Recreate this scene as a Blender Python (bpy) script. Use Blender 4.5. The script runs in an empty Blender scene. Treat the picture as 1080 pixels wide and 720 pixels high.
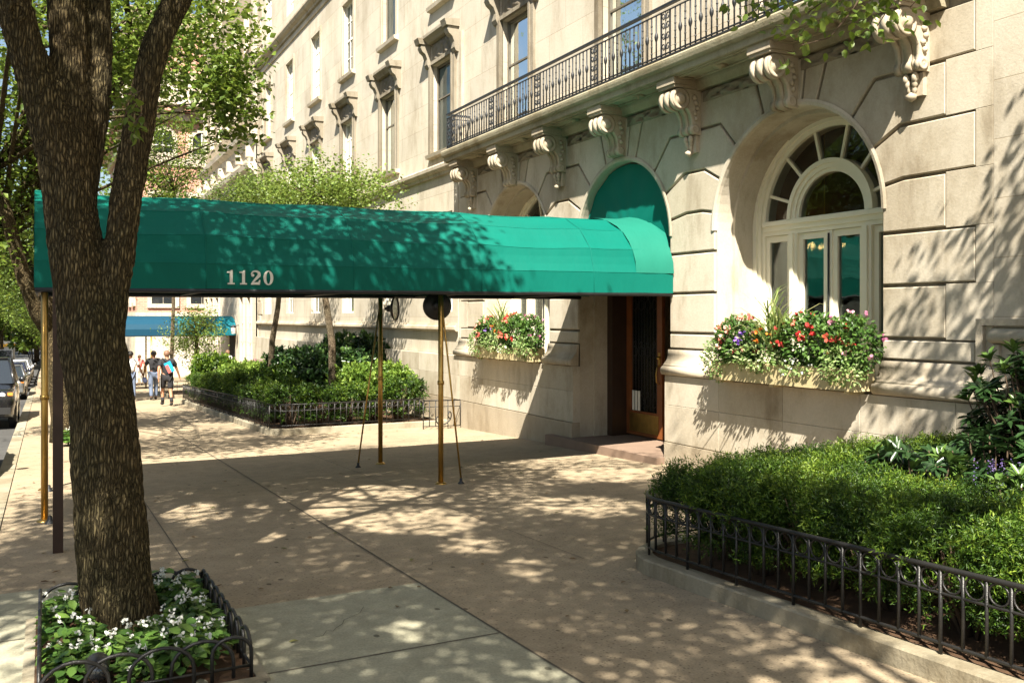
import bpy, bmesh, math, random
import numpy as np
from mathutils import Vector, Matrix, noise as mnoise
random.seed(11)
RNG = np.random.default_rng(5)
PI = math.pi
SC = bpy.context.scene
COL = SC.collection

# ------------------------------------------------------------------ camera model
F = 960.0                       # focal length in pixels of the 1080 px wide photograph
UV0, VH = 540.0, 334.0          # principal column, horizon row
SN, CS = 0.4568, 0.8895         # yaw to the right of the street direction (+Y)
def proj(p):
    x, y, z = p
    D = x*SN + y*CS
    return UV0 + F*(x*CS - y*SN)/max(D, 1e-3), VH - F*z/max(D, 1e-3), D
def at(u, v, D):
    a = (u-UV0)/F
    return Vector((D*(SN + a*CS), D*(CS - a*SN), -D*(v-VH)/F))
SLOPE = 0.0352
def G(y):                       # pavement height below eye level: the street falls away
    return -1.8 - SLOPE*min(y, 130.0)

# ------------------------------------------------------------------ node helpers
def new_mat(name):
    m = bpy.data.materials.new(name); m.use_nodes = True
    nt = m.node_tree; nt.nodes.clear()
    out = nt.nodes.new('ShaderNodeOutputMaterial')
    return m, nt, out
def nd(nt, t, **kw):
    n = nt.nodes.new(t)
    for k, v in kw.items():
        if k in n.inputs.keys(): n.inputs[k].default_value = v
        else: setattr(n, k, v)
    return n
def rgba(c): return (c[0], c[1], c[2], 1.0)
def ramp(nt, fac, stops):
    r = nt.nodes.new('ShaderNodeValToRGB')
    e = r.color_ramp.elements
    e[0].position, e[0].color = stops[0][0], rgba(stops[0][1])
    e[1].position, e[1].color = stops[-1][0], rgba(stops[-1][1])
    for p, c in stops[1:-1]:
        x = e.new(p); x.color = rgba(c)
    nt.links.new(fac, r.inputs['Fac'])
    return r.outputs['Color']
def mixc(nt, a, b, fac, mode='MIX'):
    m = nt.nodes.new('ShaderNodeMix'); m.data_type = 'RGBA'; m.blend_type = mode
    for s, v in ((m.inputs[0], fac), (m.inputs[6], a), (m.inputs[7], b)):
        if hasattr(v, 'links') or isinstance(v, bpy.types.NodeSocket): nt.links.new(v, s)
        elif isinstance(v, (int, float)): s.default_value = v
        else: s.default_value = rgba(v)
    return m.outputs[2]
def position(nt, sx=1, sy=1, sz=1, local=False):
    if local: src = nt.nodes.new('ShaderNodeTexCoord').outputs['Object']
    else: src = nt.nodes.new('ShaderNodeNewGeometry').outputs['Position']
    mp = nt.nodes.new('ShaderNodeMapping'); mp.inputs['Scale'].default_value = (sx, sy, sz)
    nt.links.new(src, mp.inputs['Vector'])
    return mp.outputs['Vector']
def ntex(nt, vec, scale, detail=4, rough=.55):
    n = nt.nodes.new('ShaderNodeTexNoise'); n.inputs['Scale'].default_value = scale
    n.inputs['Detail'].default_value = detail; n.inputs['Roughness'].default_value = rough
    nt.links.new(vec, n.inputs['Vector']); return n.outputs['Fac']
def bump(nt, h, strength, dist, normal=None):
    b = nt.nodes.new('ShaderNodeBump'); b.inputs['Strength'].default_value = strength
    b.inputs['Distance'].default_value = dist; nt.links.new(h, b.inputs['Height'])
    if normal is not None: nt.links.new(normal, b.inputs['Normal'])
    return b.outputs['Normal']
def principled(nt, out, col, rough=.6, metal=0, normal=None, spec=.5):
    p = nt.nodes.new('ShaderNodeBsdfPrincipled')
    if isinstance(col, bpy.types.NodeSocket): nt.links.new(col, p.inputs['Base Color'])
    else: p.inputs['Base Color'].default_value = rgba(col)
    if isinstance(rough, bpy.types.NodeSocket): nt.links.new(rough, p.inputs['Roughness'])
    else: p.inputs['Roughness'].default_value = rough
    p.inputs['Metallic'].default_value = metal
    p.inputs['Specular IOR Level'].default_value = spec
    if normal is not None: nt.links.new(normal, p.inputs['Normal'])
    nt.links.new(p.outputs[0], out.inputs['Surface'])
    return p
def simple(name, col, rough=.6, metal=0, var=.25, scale=6, bmp=.15, spec=.4, local=True):
    m, nt, out = new_mat(name)
    v = position(nt, local=local)
    n = ntex(nt, v, scale, 5)
    c = mixc(nt, tuple(x*(1-var) for x in col), tuple(min(1, x*(1+var)) for x in col), n)
    nb = bump(nt, ntex(nt, v, scale*12, 3), bmp, .01)
    principled(nt, out, c, rough, metal, nb, spec)
    return m

def stone_mat(name, base, ashlar=True, dirty=.5, rough_face=.25):
    m, nt, out = new_mat(name)
    pos = position(nt)
    sep = nt.nodes.new('ShaderNodeSeparateXYZ'); nt.links.new(pos, sep.inputs[0])
    comb = nt.nodes.new('ShaderNodeCombineXYZ')
    nt.links.new(sep.outputs['Y'], comb.inputs['X']); nt.links.new(sep.outputs['Z'], comb.inputs['Y'])
    big = ntex(nt, position(nt, .6, .6, .6), 1.3, 5, .6)
    streak = ntex(nt, position(nt, 1.7, 1.7, .5), 1.3, 6, .68)
    fine = ntex(nt, pos, 38, 4, .6)
    c = mixc(nt, tuple(x*.86 for x in base), tuple(min(1, x*1.1) for x in base), big)
    patch = ramp(nt, ntex(nt, position(nt, .8, .8, .55), 1.0, 7, .7), [(.36, (.66, .61, .53)), (.50, (.95, .94, .92)), (.66, (1.06, 1.06, 1.06))])
    c = mixc(nt, c, patch, dirty, 'MULTIPLY')
    if not ashlar:
        isl = nt.nodes.new('ShaderNodeNewGeometry').outputs['Random Per Island']
        c = mixc(nt, c, ramp(nt, isl, [(0, (.82, .80, .76)), (.5, (.97, .97, .96)), (1, (1.06, 1.06, 1.06))]), .9, 'MULTIPLY')
    stain = ramp(nt, streak, [(.34, (.60, .56, .50)), (.47, (.93, .92, .90)), (.62, (1, 1, 1))])
    c = mixc(nt, c, stain, dirty, 'MULTIPLY')
    fm = ramp(nt, fine, [(.3, (.88, .87, .85)), (.7, (1.06, 1.05, 1.04))])
    c = mixc(nt, c, fm, .7, 'MULTIPLY')
    n1 = bump(nt, fine, rough_face, .01)
    if ashlar:
        br = nt.nodes.new('ShaderNodeTexBrick')
        br.inputs['Scale'].default_value = 1.0; br.inputs['Mortar Size'].default_value = .006
        br.inputs['Mortar Smooth'].default_value = .2
        br.inputs['Brick Width'].default_value = 1.18; br.inputs['Row Height'].default_value = .58
        br.inputs['Color1'].default_value = (.90, .90, .90, 1); br.inputs['Color2'].default_value = (1.05, 1.04, 1.02, 1)
        br.inputs['Mortar'].default_value = (.66, .62, .56, 1)
        nt.links.new(comb.outputs[0], br.inputs['Vector'])
        c = mixc(nt, c, br.outputs['Color'], .85, 'MULTIPLY')
        inv = nt.nodes.new('ShaderNodeMath'); inv.operation = 'SUBTRACT'; inv.inputs[0].default_value = 1
        nt.links.new(br.outputs['Fac'], inv.inputs[1])
        n1 = bump(nt, inv.outputs[0], .4, .01, n1)
    principled(nt, out, c, .82, 0, n1, .25)
    return m

def leaf_mat(name, stops, rough=.45, trans=.35, spec=.35):
    m, nt, out = new_mat(name)
    a = nt.nodes.new('ShaderNodeAttribute'); a.attribute_name = 'tint'
    c = ramp(nt, a.outputs['Fac'], stops)
    p = principled(nt, out, c, rough, 0, None, spec)
    t = nt.nodes.new('ShaderNodeBsdfTranslucent')
    hs = nt.nodes.new('ShaderNodeHueSaturation'); hs.inputs['Value'].default_value = 1.35; hs.inputs['Hue'].default_value = .485
    nt.links.new(c, hs.inputs['Color']); nt.links.new(hs.outputs[0], t.inputs['Color'])
    mx = nt.nodes.new('ShaderNodeMixShader'); mx.inputs[0].default_value = trans
    nt.links.new(p.outputs[0], mx.inputs[1]); nt.links.new(t.outputs[0], mx.inputs[2])
    nt.links.new(mx.outputs[0], out.inputs['Surface'])
    return m

def glass_mat(name, tint=(.6, .64, .62), refl=1.0):
    m, nt, out = new_mat(name)
    fr = nt.nodes.new('ShaderNodeFresnel'); fr.inputs['IOR'].default_value = 1.55
    mu = nt.nodes.new('ShaderNodeMath'); mu.operation = 'MULTIPLY_ADD'; mu.use_clamp = True
    mu.inputs[1].default_value = .9*refl; mu.inputs[2].default_value = .02
    nt.links.new(fr.outputs[0], mu.inputs[0])
    tr = nt.nodes.new('ShaderNodeBsdfTransparent'); tr.inputs[0].default_value = rgba(tint)
    gl = nt.nodes.new('ShaderNodeBsdfGlossy'); gl.inputs['Roughness'].default_value = .02
    gl.inputs['Color'].default_value = (.9, .95, .95, 1)
    n = ntex(nt, position(nt), 2.2, 2)
    nt.links.new(bump(nt, n, .08, .05), gl.inputs['Normal'])
    mx = nt.nodes.new('ShaderNodeMixShader')
    nt.links.new(mu.outputs[0], mx.inputs[0]); nt.links.new(tr.outputs[0], mx.inputs[1]); nt.links.new(gl.outputs[0], mx.inputs[2])
    nt.links.new(mx.outputs[0], out.inputs['Surface'])
    return m

def pavement_mat(name, base, speck=.5, stain=.35):
    m, nt, out = new_mat(name)
    pos = position(nt)
    big = ntex(nt, pos, .9, 6, .62)
    mid = ntex(nt, pos, 5.5, 5, .6)
    fine = ntex(nt, pos, 70, 3, .6)
    c = mixc(nt, tuple(x*(1-stain) for x in base), tuple(min(1, x*(1+stain*.7)) for x in base), big)
    c = mixc(nt, c, ramp(nt, mid, [(.35, (.84, .82, .8)), (.65, (1.08, 1.07, 1.05))]), .8, 'MULTIPLY')
    vo = nt.nodes.new('ShaderNodeTexVoronoi'); vo.inputs['Scale'].default_value = 27
    nt.links.new(pos, vo.inputs['Vector'])
    c = mixc(nt, c, ramp(nt, vo.outputs['Distance'], [(.08, (.34, .32, .30)), (.27, (1, 1, 1))]), speck, 'MULTIPLY')
    c = mixc(nt, c, ramp(nt, fine, [(.3, (.78, .77, .75)), (.7, (1.15, 1.15, 1.14))]), .8, 'MULTIPLY')
    vs = nt.nodes.new('ShaderNodeTexVoronoi'); vs.inputs['Scale'].default_value = 3.1
    nt.links.new(position(nt, 1.2, .8, 1), vs.inputs['Vector'])
    c = mixc(nt, c, ramp(nt, vs.outputs['Distance'], [(.055, (.25, .24, .23)), (.08, (1, 1, 1))]), .8, 'MULTIPLY')
    principled(nt, out, c, .88, 0, bump(nt, fine, .35, .006), .2)
    return m

def bark_mat(name, dark, light, scale=1.0):
    m, nt, out = new_mat(name)
    wob = ntex(nt, position(nt), 3.0, 3)
    v = position(nt, 58*scale, 58*scale, 10.5*scale)
    addn = nt.nodes.new('ShaderNodeVectorMath'); addn.operation = 'ADD'
    sc = nt.nodes.new('ShaderNodeVectorMath'); sc.operation = 'SCALE'; sc.inputs['Scale'].default_value = 2.4
    cx = nt.nodes.new('ShaderNodeCombineXYZ'); nt.links.new(wob, cx.inputs[0]); nt.links.new(wob, cx.inputs[1]); nt.links.new(wob, cx.inputs[2])
    nt.links.new(cx.outputs[0], sc.inputs[0]); nt.links.new(v, addn.inputs[0]); nt.links.new(sc.outputs[0], addn.inputs[1])
    vo = nt.nodes.new('ShaderNodeTexVoronoi'); vo.feature = 'DISTANCE_TO_EDGE'; vo.inputs['Scale'].default_value = 1.0
    nt.links.new(addn.outputs[0], vo.inputs['Vector'])
    f = ntex(nt, position(nt, 1, 1, .35), 60, 5, .65)
    big = ntex(nt, position(nt), 2.0, 4)
    c = ramp(nt, vo.outputs['Distance'], [(.0, tuple(x*.45 for x in dark)), (.10, dark), (.42, light)])
    c = mixc(nt, c, ramp(nt, f, [(.3, (.55, .55, .55)), (.75, (1.35, 1.32, 1.25))]), .8, 'MULTIPLY')
    c = mixc(nt, c, ramp(nt, big, [(.35, (.75, .8, .7)), (.65, (1.1, 1.02, .95))]), .8, 'MULTIPLY')
    hm = nt.nodes.new('ShaderNodeMath'); hm.operation = 'MINIMUM'; hm.inputs[1].default_value = .3
    nt.links.new(vo.outputs['Distance'], hm.inputs[0])
    n1 = bump(nt, hm.outputs[0], .9, .06)
    n2 = bump(nt, f, .55, .012, n1)
    principled(nt, out, c, .9, 0, n2, .15)
    return m

def brick_mat(name, c1, c2, mortar, sc=1.0, axis='YZ'):
    m, nt, out = new_mat(name)
    pos = position(nt)
    sep = nt.nodes.new('ShaderNodeSeparateXYZ'); nt.links.new(pos, sep.inputs[0])
    ad = nt.nodes.new('ShaderNodeMath'); ad.operation = 'ADD'
    nt.links.new(sep.outputs['X'], ad.inputs[0]); nt.links.new(sep.outputs['Y'], ad.inputs[1])
    comb = nt.nodes.new('ShaderNodeCombineXYZ')
    nt.links.new(ad.outputs[0], comb.inputs['X']); nt.links.new(sep.outputs['Z'], comb.inputs['Y'])
    br = nt.nodes.new('ShaderNodeTexBrick'); br.inputs['Scale'].default_value = 1.0
    br.inputs['Brick Width'].default_value = .22*sc; br.inputs['Row Height'].default_value = .075*sc
    br.inputs['Mortar Size'].default_value = .008*sc
    br.inputs['Color1'].default_value = rgba(c1); br.inputs['Color2'].default_value = rgba(c2); br.inputs['Mortar'].default_value = rgba(mortar)
    nt.links.new(comb.outputs[0], br.inputs['Vector'])
    big = ntex(nt, pos, .5, 4)
    c = mixc(nt, br.outputs['Color'], ramp(nt, big, [(.35, (.85, .85, .85)), (.65, (1.1, 1.1, 1.1))]), .8, 'MULTIPLY')
    principled(nt, out, c, .85, 0, bump(nt, br.outputs['Fac'], -.3, .01), .2)
    return m

MT = {}
MT['stone'] = stone_mat('limestone_ashlar', (.525, .48, .40))
MT['block'] = stone_mat('limestone_block', (.525, .48, .40), ashlar=False, dirty=.7)
MT['trim'] = stone_mat('limestone_trim', (.49, .435, .35), ashlar=False, dirty=.75)
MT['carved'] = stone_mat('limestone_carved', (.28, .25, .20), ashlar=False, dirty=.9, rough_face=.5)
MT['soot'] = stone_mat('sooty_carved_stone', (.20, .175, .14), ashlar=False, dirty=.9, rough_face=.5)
MT['balcony'] = stone_mat('weathered_balcony_stone', (.36, .33, .24), ashlar=False, dirty=.9, rough_face=.6)
MT['base'] = stone_mat('rough_granite_base', (.40, .345, .265), ashlar=False, dirty=.6, rough_face=.7)
MT['kerb'] = stone_mat('kerb_stone', (.33, .30, .23), ashlar=False, dirty=.8, rough_face=.6)
MT['far_stone'] = stone_mat('far_pale_stone', (.60, .54, .45))
MT['tan'] = pavement_mat('tan_aggregate_concrete', (.335, .272, .190), .8)
MT['grey'] = pavement_mat('grey_green_concrete', (.335, .325, .246), .2, .2)
MT['asphalt'] = pavement_mat('asphalt', (.075, .075, .075), .3)
MT['joint'] = simple('joint_filler', (.09, .075, .055), .9)
MT['bark'] = bark_mat('fissured_bark', (.066, .052, .028), (.195, .155, .088))
MT['bark2'] = bark_mat('thin_tree_bark', (.13, .10, .07), (.34, .28, .21), 1.4)
MT['twig'] = simple('twig_bark', (.075, .05, .03), .9)
MT['leaf'] = leaf_mat('street_tree_leaves', [(0, (.040, .075, .010)), (.5, (.085, .140, .018)), (1, (.17, .235, .035))])
MT['leaf_b'] = leaf_mat('ornamental_tree_leaves', [(0, (.07, .12, .02)), (.5, (.13, .20, .035)), (1, (.22, .29, .06))])
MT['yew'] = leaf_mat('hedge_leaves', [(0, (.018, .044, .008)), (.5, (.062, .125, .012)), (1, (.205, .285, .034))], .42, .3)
MT['rhodo'] = leaf_mat('rhododendron_leaves', [(0, (.016, .040, .012)), (.5, (.030, .070, .020)), (1, (.09, .16, .03))], .32, .18, .5)
MT['lime'] = leaf_mat('lime_shrub_leaves', [(0, (.07, .14, .02)), (.5, (.17, .27, .04)), (1, (.32, .42, .09))])
MT['ivy'] = leaf_mat('variegated_leaves', [(0, (.07, .14, .03)), (.5, (.20, .30, .09)), (1, (.55, .60, .34))])
MT['blade'] = leaf_mat('spiky_leaves', [(0, (.07, .13, .03)), (.55, (.18, .25, .07)), (1, (.48, .50, .22))])
MT['dry'] = leaf_mat('dry_leaves', [(0, (.10, .06, .03)), (.6, (.20, .13, .06)), (1, (.18, .19, .06))], .7, .1)
MT['spike'] = leaf_mat('pale_purple_spikes', [(0, (.09, .06, .20)), (1, (.22, .16, .36))], .6, .2)
MT['red'] = leaf_mat('red_petals', [(0, (.55, .03, .03)), (.6, (.75, .10, .07)), (1, (.85, .30, .20))], .6, .3)
MT['coral'] = leaf_mat('coral_petals', [(0, (.70, .12, .10)), (.5, (.80, .30, .24)), (1, (.85, .55, .42))], .6, .3)
MT['purple'] = leaf_mat('purple_petals', [(0, (.18, .06, .45)), (1, (.38, .20, .70))], .6, .3)
MT['orange'] = leaf_mat('orange_petals', [(0, (.75, .20, .03)), (1, (.85, .35, .06))], .6, .3)
MT['white'] = leaf_mat('white_petals', [(0, (.66, .66, .60)), (1, (.82, .82, .78))], .6, .2)
MT['pink'] = leaf_mat('pink_petals', [(0, (.50, .15, .28)), (1, (.70, .35, .45))], .6, .3)
MT['begonia'] = leaf_mat('begonia_leaves', [(0, (.035, .085, .018)), (.5, (.08, .16, .03)), (1, (.15, .25, .05))], .4, .25)
MT['soil'] = simple('soil_and_mulch', (.085, .045, .022), .95, scale=18, var=.6, bmp=.9)
MT['iron'] = simple('black_iron', (.018, .017, .016), .42, .2, .5, 8, .25, .5)
MT['rail'] = simple('weathered_iron', (.018, .020, .023), .5, .2, .6, 9, .3, .5)
MT['cream'] = simple('cream_paint', (.74, .70, .56), .45, 0, .08, 3, .05)
MT['white_paint'] = simple('white_paint', (.74, .72, .64), .45, 0, .08, 3, .05)
MT['sash_metal'] = simple('bronze_window_frame', (.16, .14, .11), .5, .3)
MT['brass'] = simple('aged_brass', (.50, .31, .09), .34, .95, .45, 9, .1)
MT['wood'] = simple('varnished_mahogany', (.20, .066, .020), .35, 0, .5, 5, .1)
MT['darkwood'] = simple('dark_wood', (.035, .018, .010), .5, 0, .4, 5, .1)
MT['dark'] = simple('dark_interior', (.022, .018, .014), .9)
MT['room'] = simple('interior_wall', (.16, .10, .055), .9)
MT['lobby'] = simple('lobby_wall', (.55, .45, .30), .8)
MT['glass'] = glass_mat('window_glass')
MT['blind_sky'] = simple('pale_blind_sky_tone', (.56, .66, .68), .8, 0, .06, 4)  # pale blinds, with the panes' sky reflection put into their colour
MT['curtain'] = simple('orange_curtain', (.50, .27, .08), .8, 0, .2, 4)
MT['step'] = simple('red_sandstone_step', (.21, .145, .105), .85, 0, .2, 5, .4, local=False)
MT['box'] = simple('cream_window_box', (.52, .43, .24), .55, 0, .15, 4, .1)
MT['sign_post'] = simple('brown_steel', (.045, .026, .018), .45, .3, .3, 6, .1)
MT['brick_red'] = brick_mat('red_brick', (.46, .21, .15), (.54, .28, .20), (.50, .38, .31), 1.6)
MT['brick_tan'] = brick_mat('tan_brick', (.36, .29, .20), (.29, .23, .16), (.25, .21, .16), 1.6)
MT['skin_dark'] = simple('brown_skin', (.14, .065, .035), .55)
MT['skin_tan'] = simple('tanned_skin', (.40, .20, .12), .55)
MT['hair'] = simple('black_hair', (.012, .010, .009), .6, scale=30)
MT['hair_b'] = simple('short_brown_hair', (.16, .085, .05), .6, scale=30)
MT['black_cloth'] = simple('black_cotton', (.018, .018, .021), .85)
MT['white_cloth'] = simple('white_cotton', (.72, .73, .74), .85, var=.06)
MT['denim'] = simple('blue_denim', (.11, .14, .21), .85)
MT['navy'] = simple('navy_cloth', (.022, .028, .06), .8)
MT['bag_blue'] = simple('bright_blue_nylon', (.02, .32, .60), .5, var=.08)
MT['bag_red'] = simple('coral_nylon', (.65, .13, .11), .5, var=.08)
MT['rubber'] = simple('black_rubber', (.015, .015, .015), .8)
MT['chrome'] = simple('bright_metal', (.65, .65, .65), .2, 1, .05)
MT['lamp_glass'] = simple('lamp_lens', (.55, .52, .48), .12, 0, .05)
MT['orange_lens'] = simple('orange_lens', (.7, .25, .05), .2, 0, .05)
MT['mirror_glass'] = simple('lamp_face', (.30, .32, .34), .15, .4, .05)
def car_paint(name, col):
    m, nt, out = new_mat(name)
    p = principled(nt, out, col, .25, .1, None, .5)
    p.inputs['Coat Weight'].default_value = 1; p.inputs['Coat Roughness'].default_value = .03
    return m
MT['car_black'] = car_paint('black_car_paint', (.012, .012, .014))
MT['car_grey'] = car_paint('grey_car_paint', (.12, .125, .13))
MT['car_white'] = car_paint('white_car_paint', (.72, .72, .72))
MT['car_navy'] = car_paint('navy_car_paint', (.015, .02, .05))
MT['car_yellow'] = car_paint('yellow_car_paint', (.75, .40, .02))
MT['car_glass'] = car_paint('car_glass', (.02, .025, .03))
def fabric(name, col, tr=.12):
    m, nt, out = new_mat(name)
    pos = position(nt)
    n = ntex(nt, pos, 2.0, 4)
    c = mixc(nt, tuple(x*.86 for x in col), tuple(x*1.12 for x in col), n)
    nb = bump(nt, ntex(nt, position(nt, 1.6, .6, .6), 2.0, 5, .6), .22, .06)
    nb = bump(nt, ntex(nt, pos, 220, 2), .12, .004, nb)
    p = principled(nt, out, c, .62, 0, nb, .18)
    t = nt.nodes.new('ShaderNodeBsdfTranslucent'); nt.links.new(c, t.inputs['Color'])
    mx = nt.nodes.new('ShaderNodeMixShader'); mx.inputs[0].default_value = tr
    nt.links.new(p.outputs[0], mx.inputs[1]); nt.links.new(t.outputs[0], mx.inputs[2])
    nt.links.new(mx.outputs[0], out.inputs['Surface'])
    return m
MT['green'] = fabric('green_awning_canvas', (.0003, .122, .092), .04)
MT['green_seam'] = fabric('green_awning_seam', (.004, .140, .108), .05)
MT['green_faded'] = fabric('faded_green_canvas', (.012, .150, .108), .04)
MT['blue_green'] = fabric('blue_awning_canvas', (.008, .055, .10))
MT['teal'] = fabric('teal_awning_canvas', (.006, .13, .17))
m_, nt_, out_ = new_mat('glowing_bulb')
e_ = nt_.nodes.new('ShaderNodeEmission'); e_.inputs[0].default_value = (1, .55, .2, 1); e_.inputs[1].default_value = 9
nt_.links.new(e_.outputs[0], out_.inputs['Surface']); MT['bulb'] = m_

# ------------------------------------------------------------------ object helpers
def tag(o, label=None, cat=None, group=None, kind=None):
    if label: o['label'] = label
    if cat: o['category'] = cat
    if group: o['group'] = group
    if kind: o['kind'] = kind
    return o
def thing(name, label, cat, loc=(0, 0, 0), rotz=0, group=None):
    o = bpy.data.objects.new(name, None); COL.objects.link(o)
    o.empty_display_size = .2
    o.location = loc; o.rotation_euler = (0, 0, rotz)
    return tag(o, label, cat, group)
def origin_of(p):
    v = Vector((0, 0, 0))
    while p is not None:
        v += p.location; p = p.parent
    return v
def link_mesh(name, me, m, parent=None):
    o = bpy.data.objects.new(name, me)
    if m is not None and not me.materials: me.materials.append(m)
    COL.objects.link(o)
    if parent is not None: o.parent = parent
    return o
class MB:
    def __init__(s): s.v = []; s.f = []; s.mi = []; s.sm = []
    def add(s, vs, fs, mi=0, smooth=False):
        b = len(s.v); s.v.extend([tuple(p) for p in vs])
        for f in fs: s.f.append([b+i for i in f]); s.mi.append(mi); s.sm.append(smooth)
        return s
    def box(s, x0, x1, y0, y1, z0, z1, mi=0):
        v = [(x0,y0,z0),(x1,y0,z0),(x1,y1,z0),(x0,y1,z0),(x0,y0,z1),(x1,y0,z1),(x1,y1,z1),(x0,y1,z1)]
        return s.add(v, [(0,3,2,1),(4,5,6,7),(0,1,5,4),(1,2,6,5),(2,3,7,6),(3,0,4,7)], mi)
    def obox(s, c, hx, hy, hz, ax=(1,0,0), ay=(0,1,0), az=(0,0,1), mi=0):
        c, ax, ay, az = Vector(c), Vector(ax), Vector(ay), Vector(az)
        v = [c + ax*hx*i + ay*hy*j + az*hz*k for k in (-1,1) for j in (-1,1) for i in (-1,1)]
        return s.add(v, [(0,2,3,1),(4,5,7,6),(0,1,5,4),(1,3,7,5),(3,2,6,7),(2,0,4,6)], mi)
    def tube(s, pts, r, n=8, mi=0, caps=True, smooth=True):
        pts = [Vector(p) for p in pts]; k = len(pts)
        rs = r if isinstance(r, (list, tuple)) else [r]*k
        t0 = (pts[1]-pts[0]).normalized()
        up = Vector((0,0,1)) if abs(t0.z) < .9 else Vector((1,0,0))
        a = t0.cross(up).normalized()
        vs = []
        for i, p in enumerate(pts):
            t = (pts[min(i+1,k-1)]-pts[max(i-1,0)]).normalized()
            a = (a - t*a.dot(t)).normalized(); b = t.cross(a)
            for j in range(n):
                th = 2*PI*j/n
                vs.append(p + (a*math.cos(th)+b*math.sin(th))*rs[i])
        fs = [(i*n+j, i*n+(j+1)%n, (i+1)*n+(j+1)%n, (i+1)*n+j) for i in range(k-1) for j in range(n)]
        if caps: fs += [tuple(reversed(range(n))), tuple((k-1)*n+j for j in range(n))]
        return s.add(vs, fs, mi, smooth)
    def prism(s, poly, x0, x1, axis='x', mi=0, smooth=False):
        """poly: 2D points; extruded along an axis. x: poly=(y,z); y: poly=(x,z); z: poly=(x,y)"""
        def P(q, t):
            return (t, q[0], q[1]) if axis == 'x' else (q[0], t, q[1]) if axis == 'y' else (q[0], q[1], t)
        n = len(poly)
        vs = [P(q, x0) for q in poly] + [P(q, x1) for q in poly]
        s.add(vs, [tuple(range(n)), tuple(reversed(range(n, 2*n)))], mi)
        b = len(s.v) - 2*n
        for i in range(n):
            j = (i+1) % n
            s.f.append([b+i, b+n+i, b+n+j, b+j]); s.mi.append(mi); s.sm.append(smooth)
        return s
    def block(s, poly, xf, xb, ch=.012, mi=0):
        """dressed stone on the facade: polygon in (y,z), chamfered face at xf, back at xb"""
        ins = inset(poly, ch)
        n = len(poly)
        vs = [(xf, q[0], q[1]) for q in ins] + [(xf+ch, q[0], q[1]) for q in poly] + [(xb, q[0], q[1]) for q in poly]
        fs = [tuple(range(n))]
        for i in range(n):
            j = (i+1) % n
            fs += [(i, n+i, n+j, j), (n+i, 2*n+i, 2*n+j, n+j)]
        return s.add(vs, fs, mi)
    def lathe(s, prof, c=(0,0,0), n=16, axis='z', mi=0, smooth=True):
        c = Vector(c); vs = []
        for r, h in prof:
            for j in range(n):
                th = 2*PI*j/n; a, b = r*math.cos(th), r*math.sin(th)
                vs.append(c + Vector((a,b,h) if axis == 'z' else (h,a,b) if axis == 'x' else (a,h,b)))
        k = len(prof)
        fs = [(i*n+j, i*n+(j+1)%n, (i+1)*n+(j+1)%n, (i+1)*n+j) for i in range(k-1) for j in range(n)]
        return s.add(vs, fs, mi, smooth)
    def build(s, name, m, parent=None, recalc=True):
        me = bpy.data.meshes.new(name)
        o = origin_of(parent)
        vs = [(p[0]-o.x, p[1]-o.y, p[2]-o.z) for p in s.v]
        me.from_pydata(vs, [], s.f)
        ms = m if isinstance(m, (list, tuple)) else [m]
        for x in ms: me.materials.append(x)
        me.polygons.foreach_set('material_index', s.mi)
        me.polygons.foreach_set('use_smooth', s.sm)
        me.update()
        if recalc:
            bm = bmesh.new(); bm.from_mesh(me)
            bmesh.ops.recalc_face_normals(bm, faces=bm.faces); bm.to_mesh(me); bm.free()
        ob = bpy.data.objects.new(name, me); COL.objects.link(ob)
        if parent is not None: ob.parent = parent
        return ob
def inset(poly, d):
    n = len(poly)
    area = sum(poly[i][0]*poly[(i+1)%n][1]-poly[(i+1)%n][0]*poly[i][1] for i in range(n))
    sg = 1 if area > 0 else -1
    out = []
    for i in range(n):
        p0, p1, p2 = Vector(poly[i-1]), Vector(poly[i]), Vector(poly[(i+1)%n])
        e1, e2 = (p1-p0), (p2-p1)
        if e1.length < 1e-6 or e2.length < 1e-6: out.append(tuple(p1)); continue
        e1.normalize(); e2.normalize()
        n1 = Vector((-e1.y, e1.x))*sg; n2 = Vector((-e2.y, e2.x))*sg
        b = n1+n2; q = max(.25, 1+n1.dot(n2))
        out.append(tuple(p1 + b*(d/q)))
    return out
def copy_tree(o, parent=None):
    c = o.copy(); COL.objects.link(c); c.parent = parent
    for ch in [x for x in o.children]: copy_tree(ch, c)
    return c
def struct(o): o['kind'] = 'structure'; return o

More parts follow.
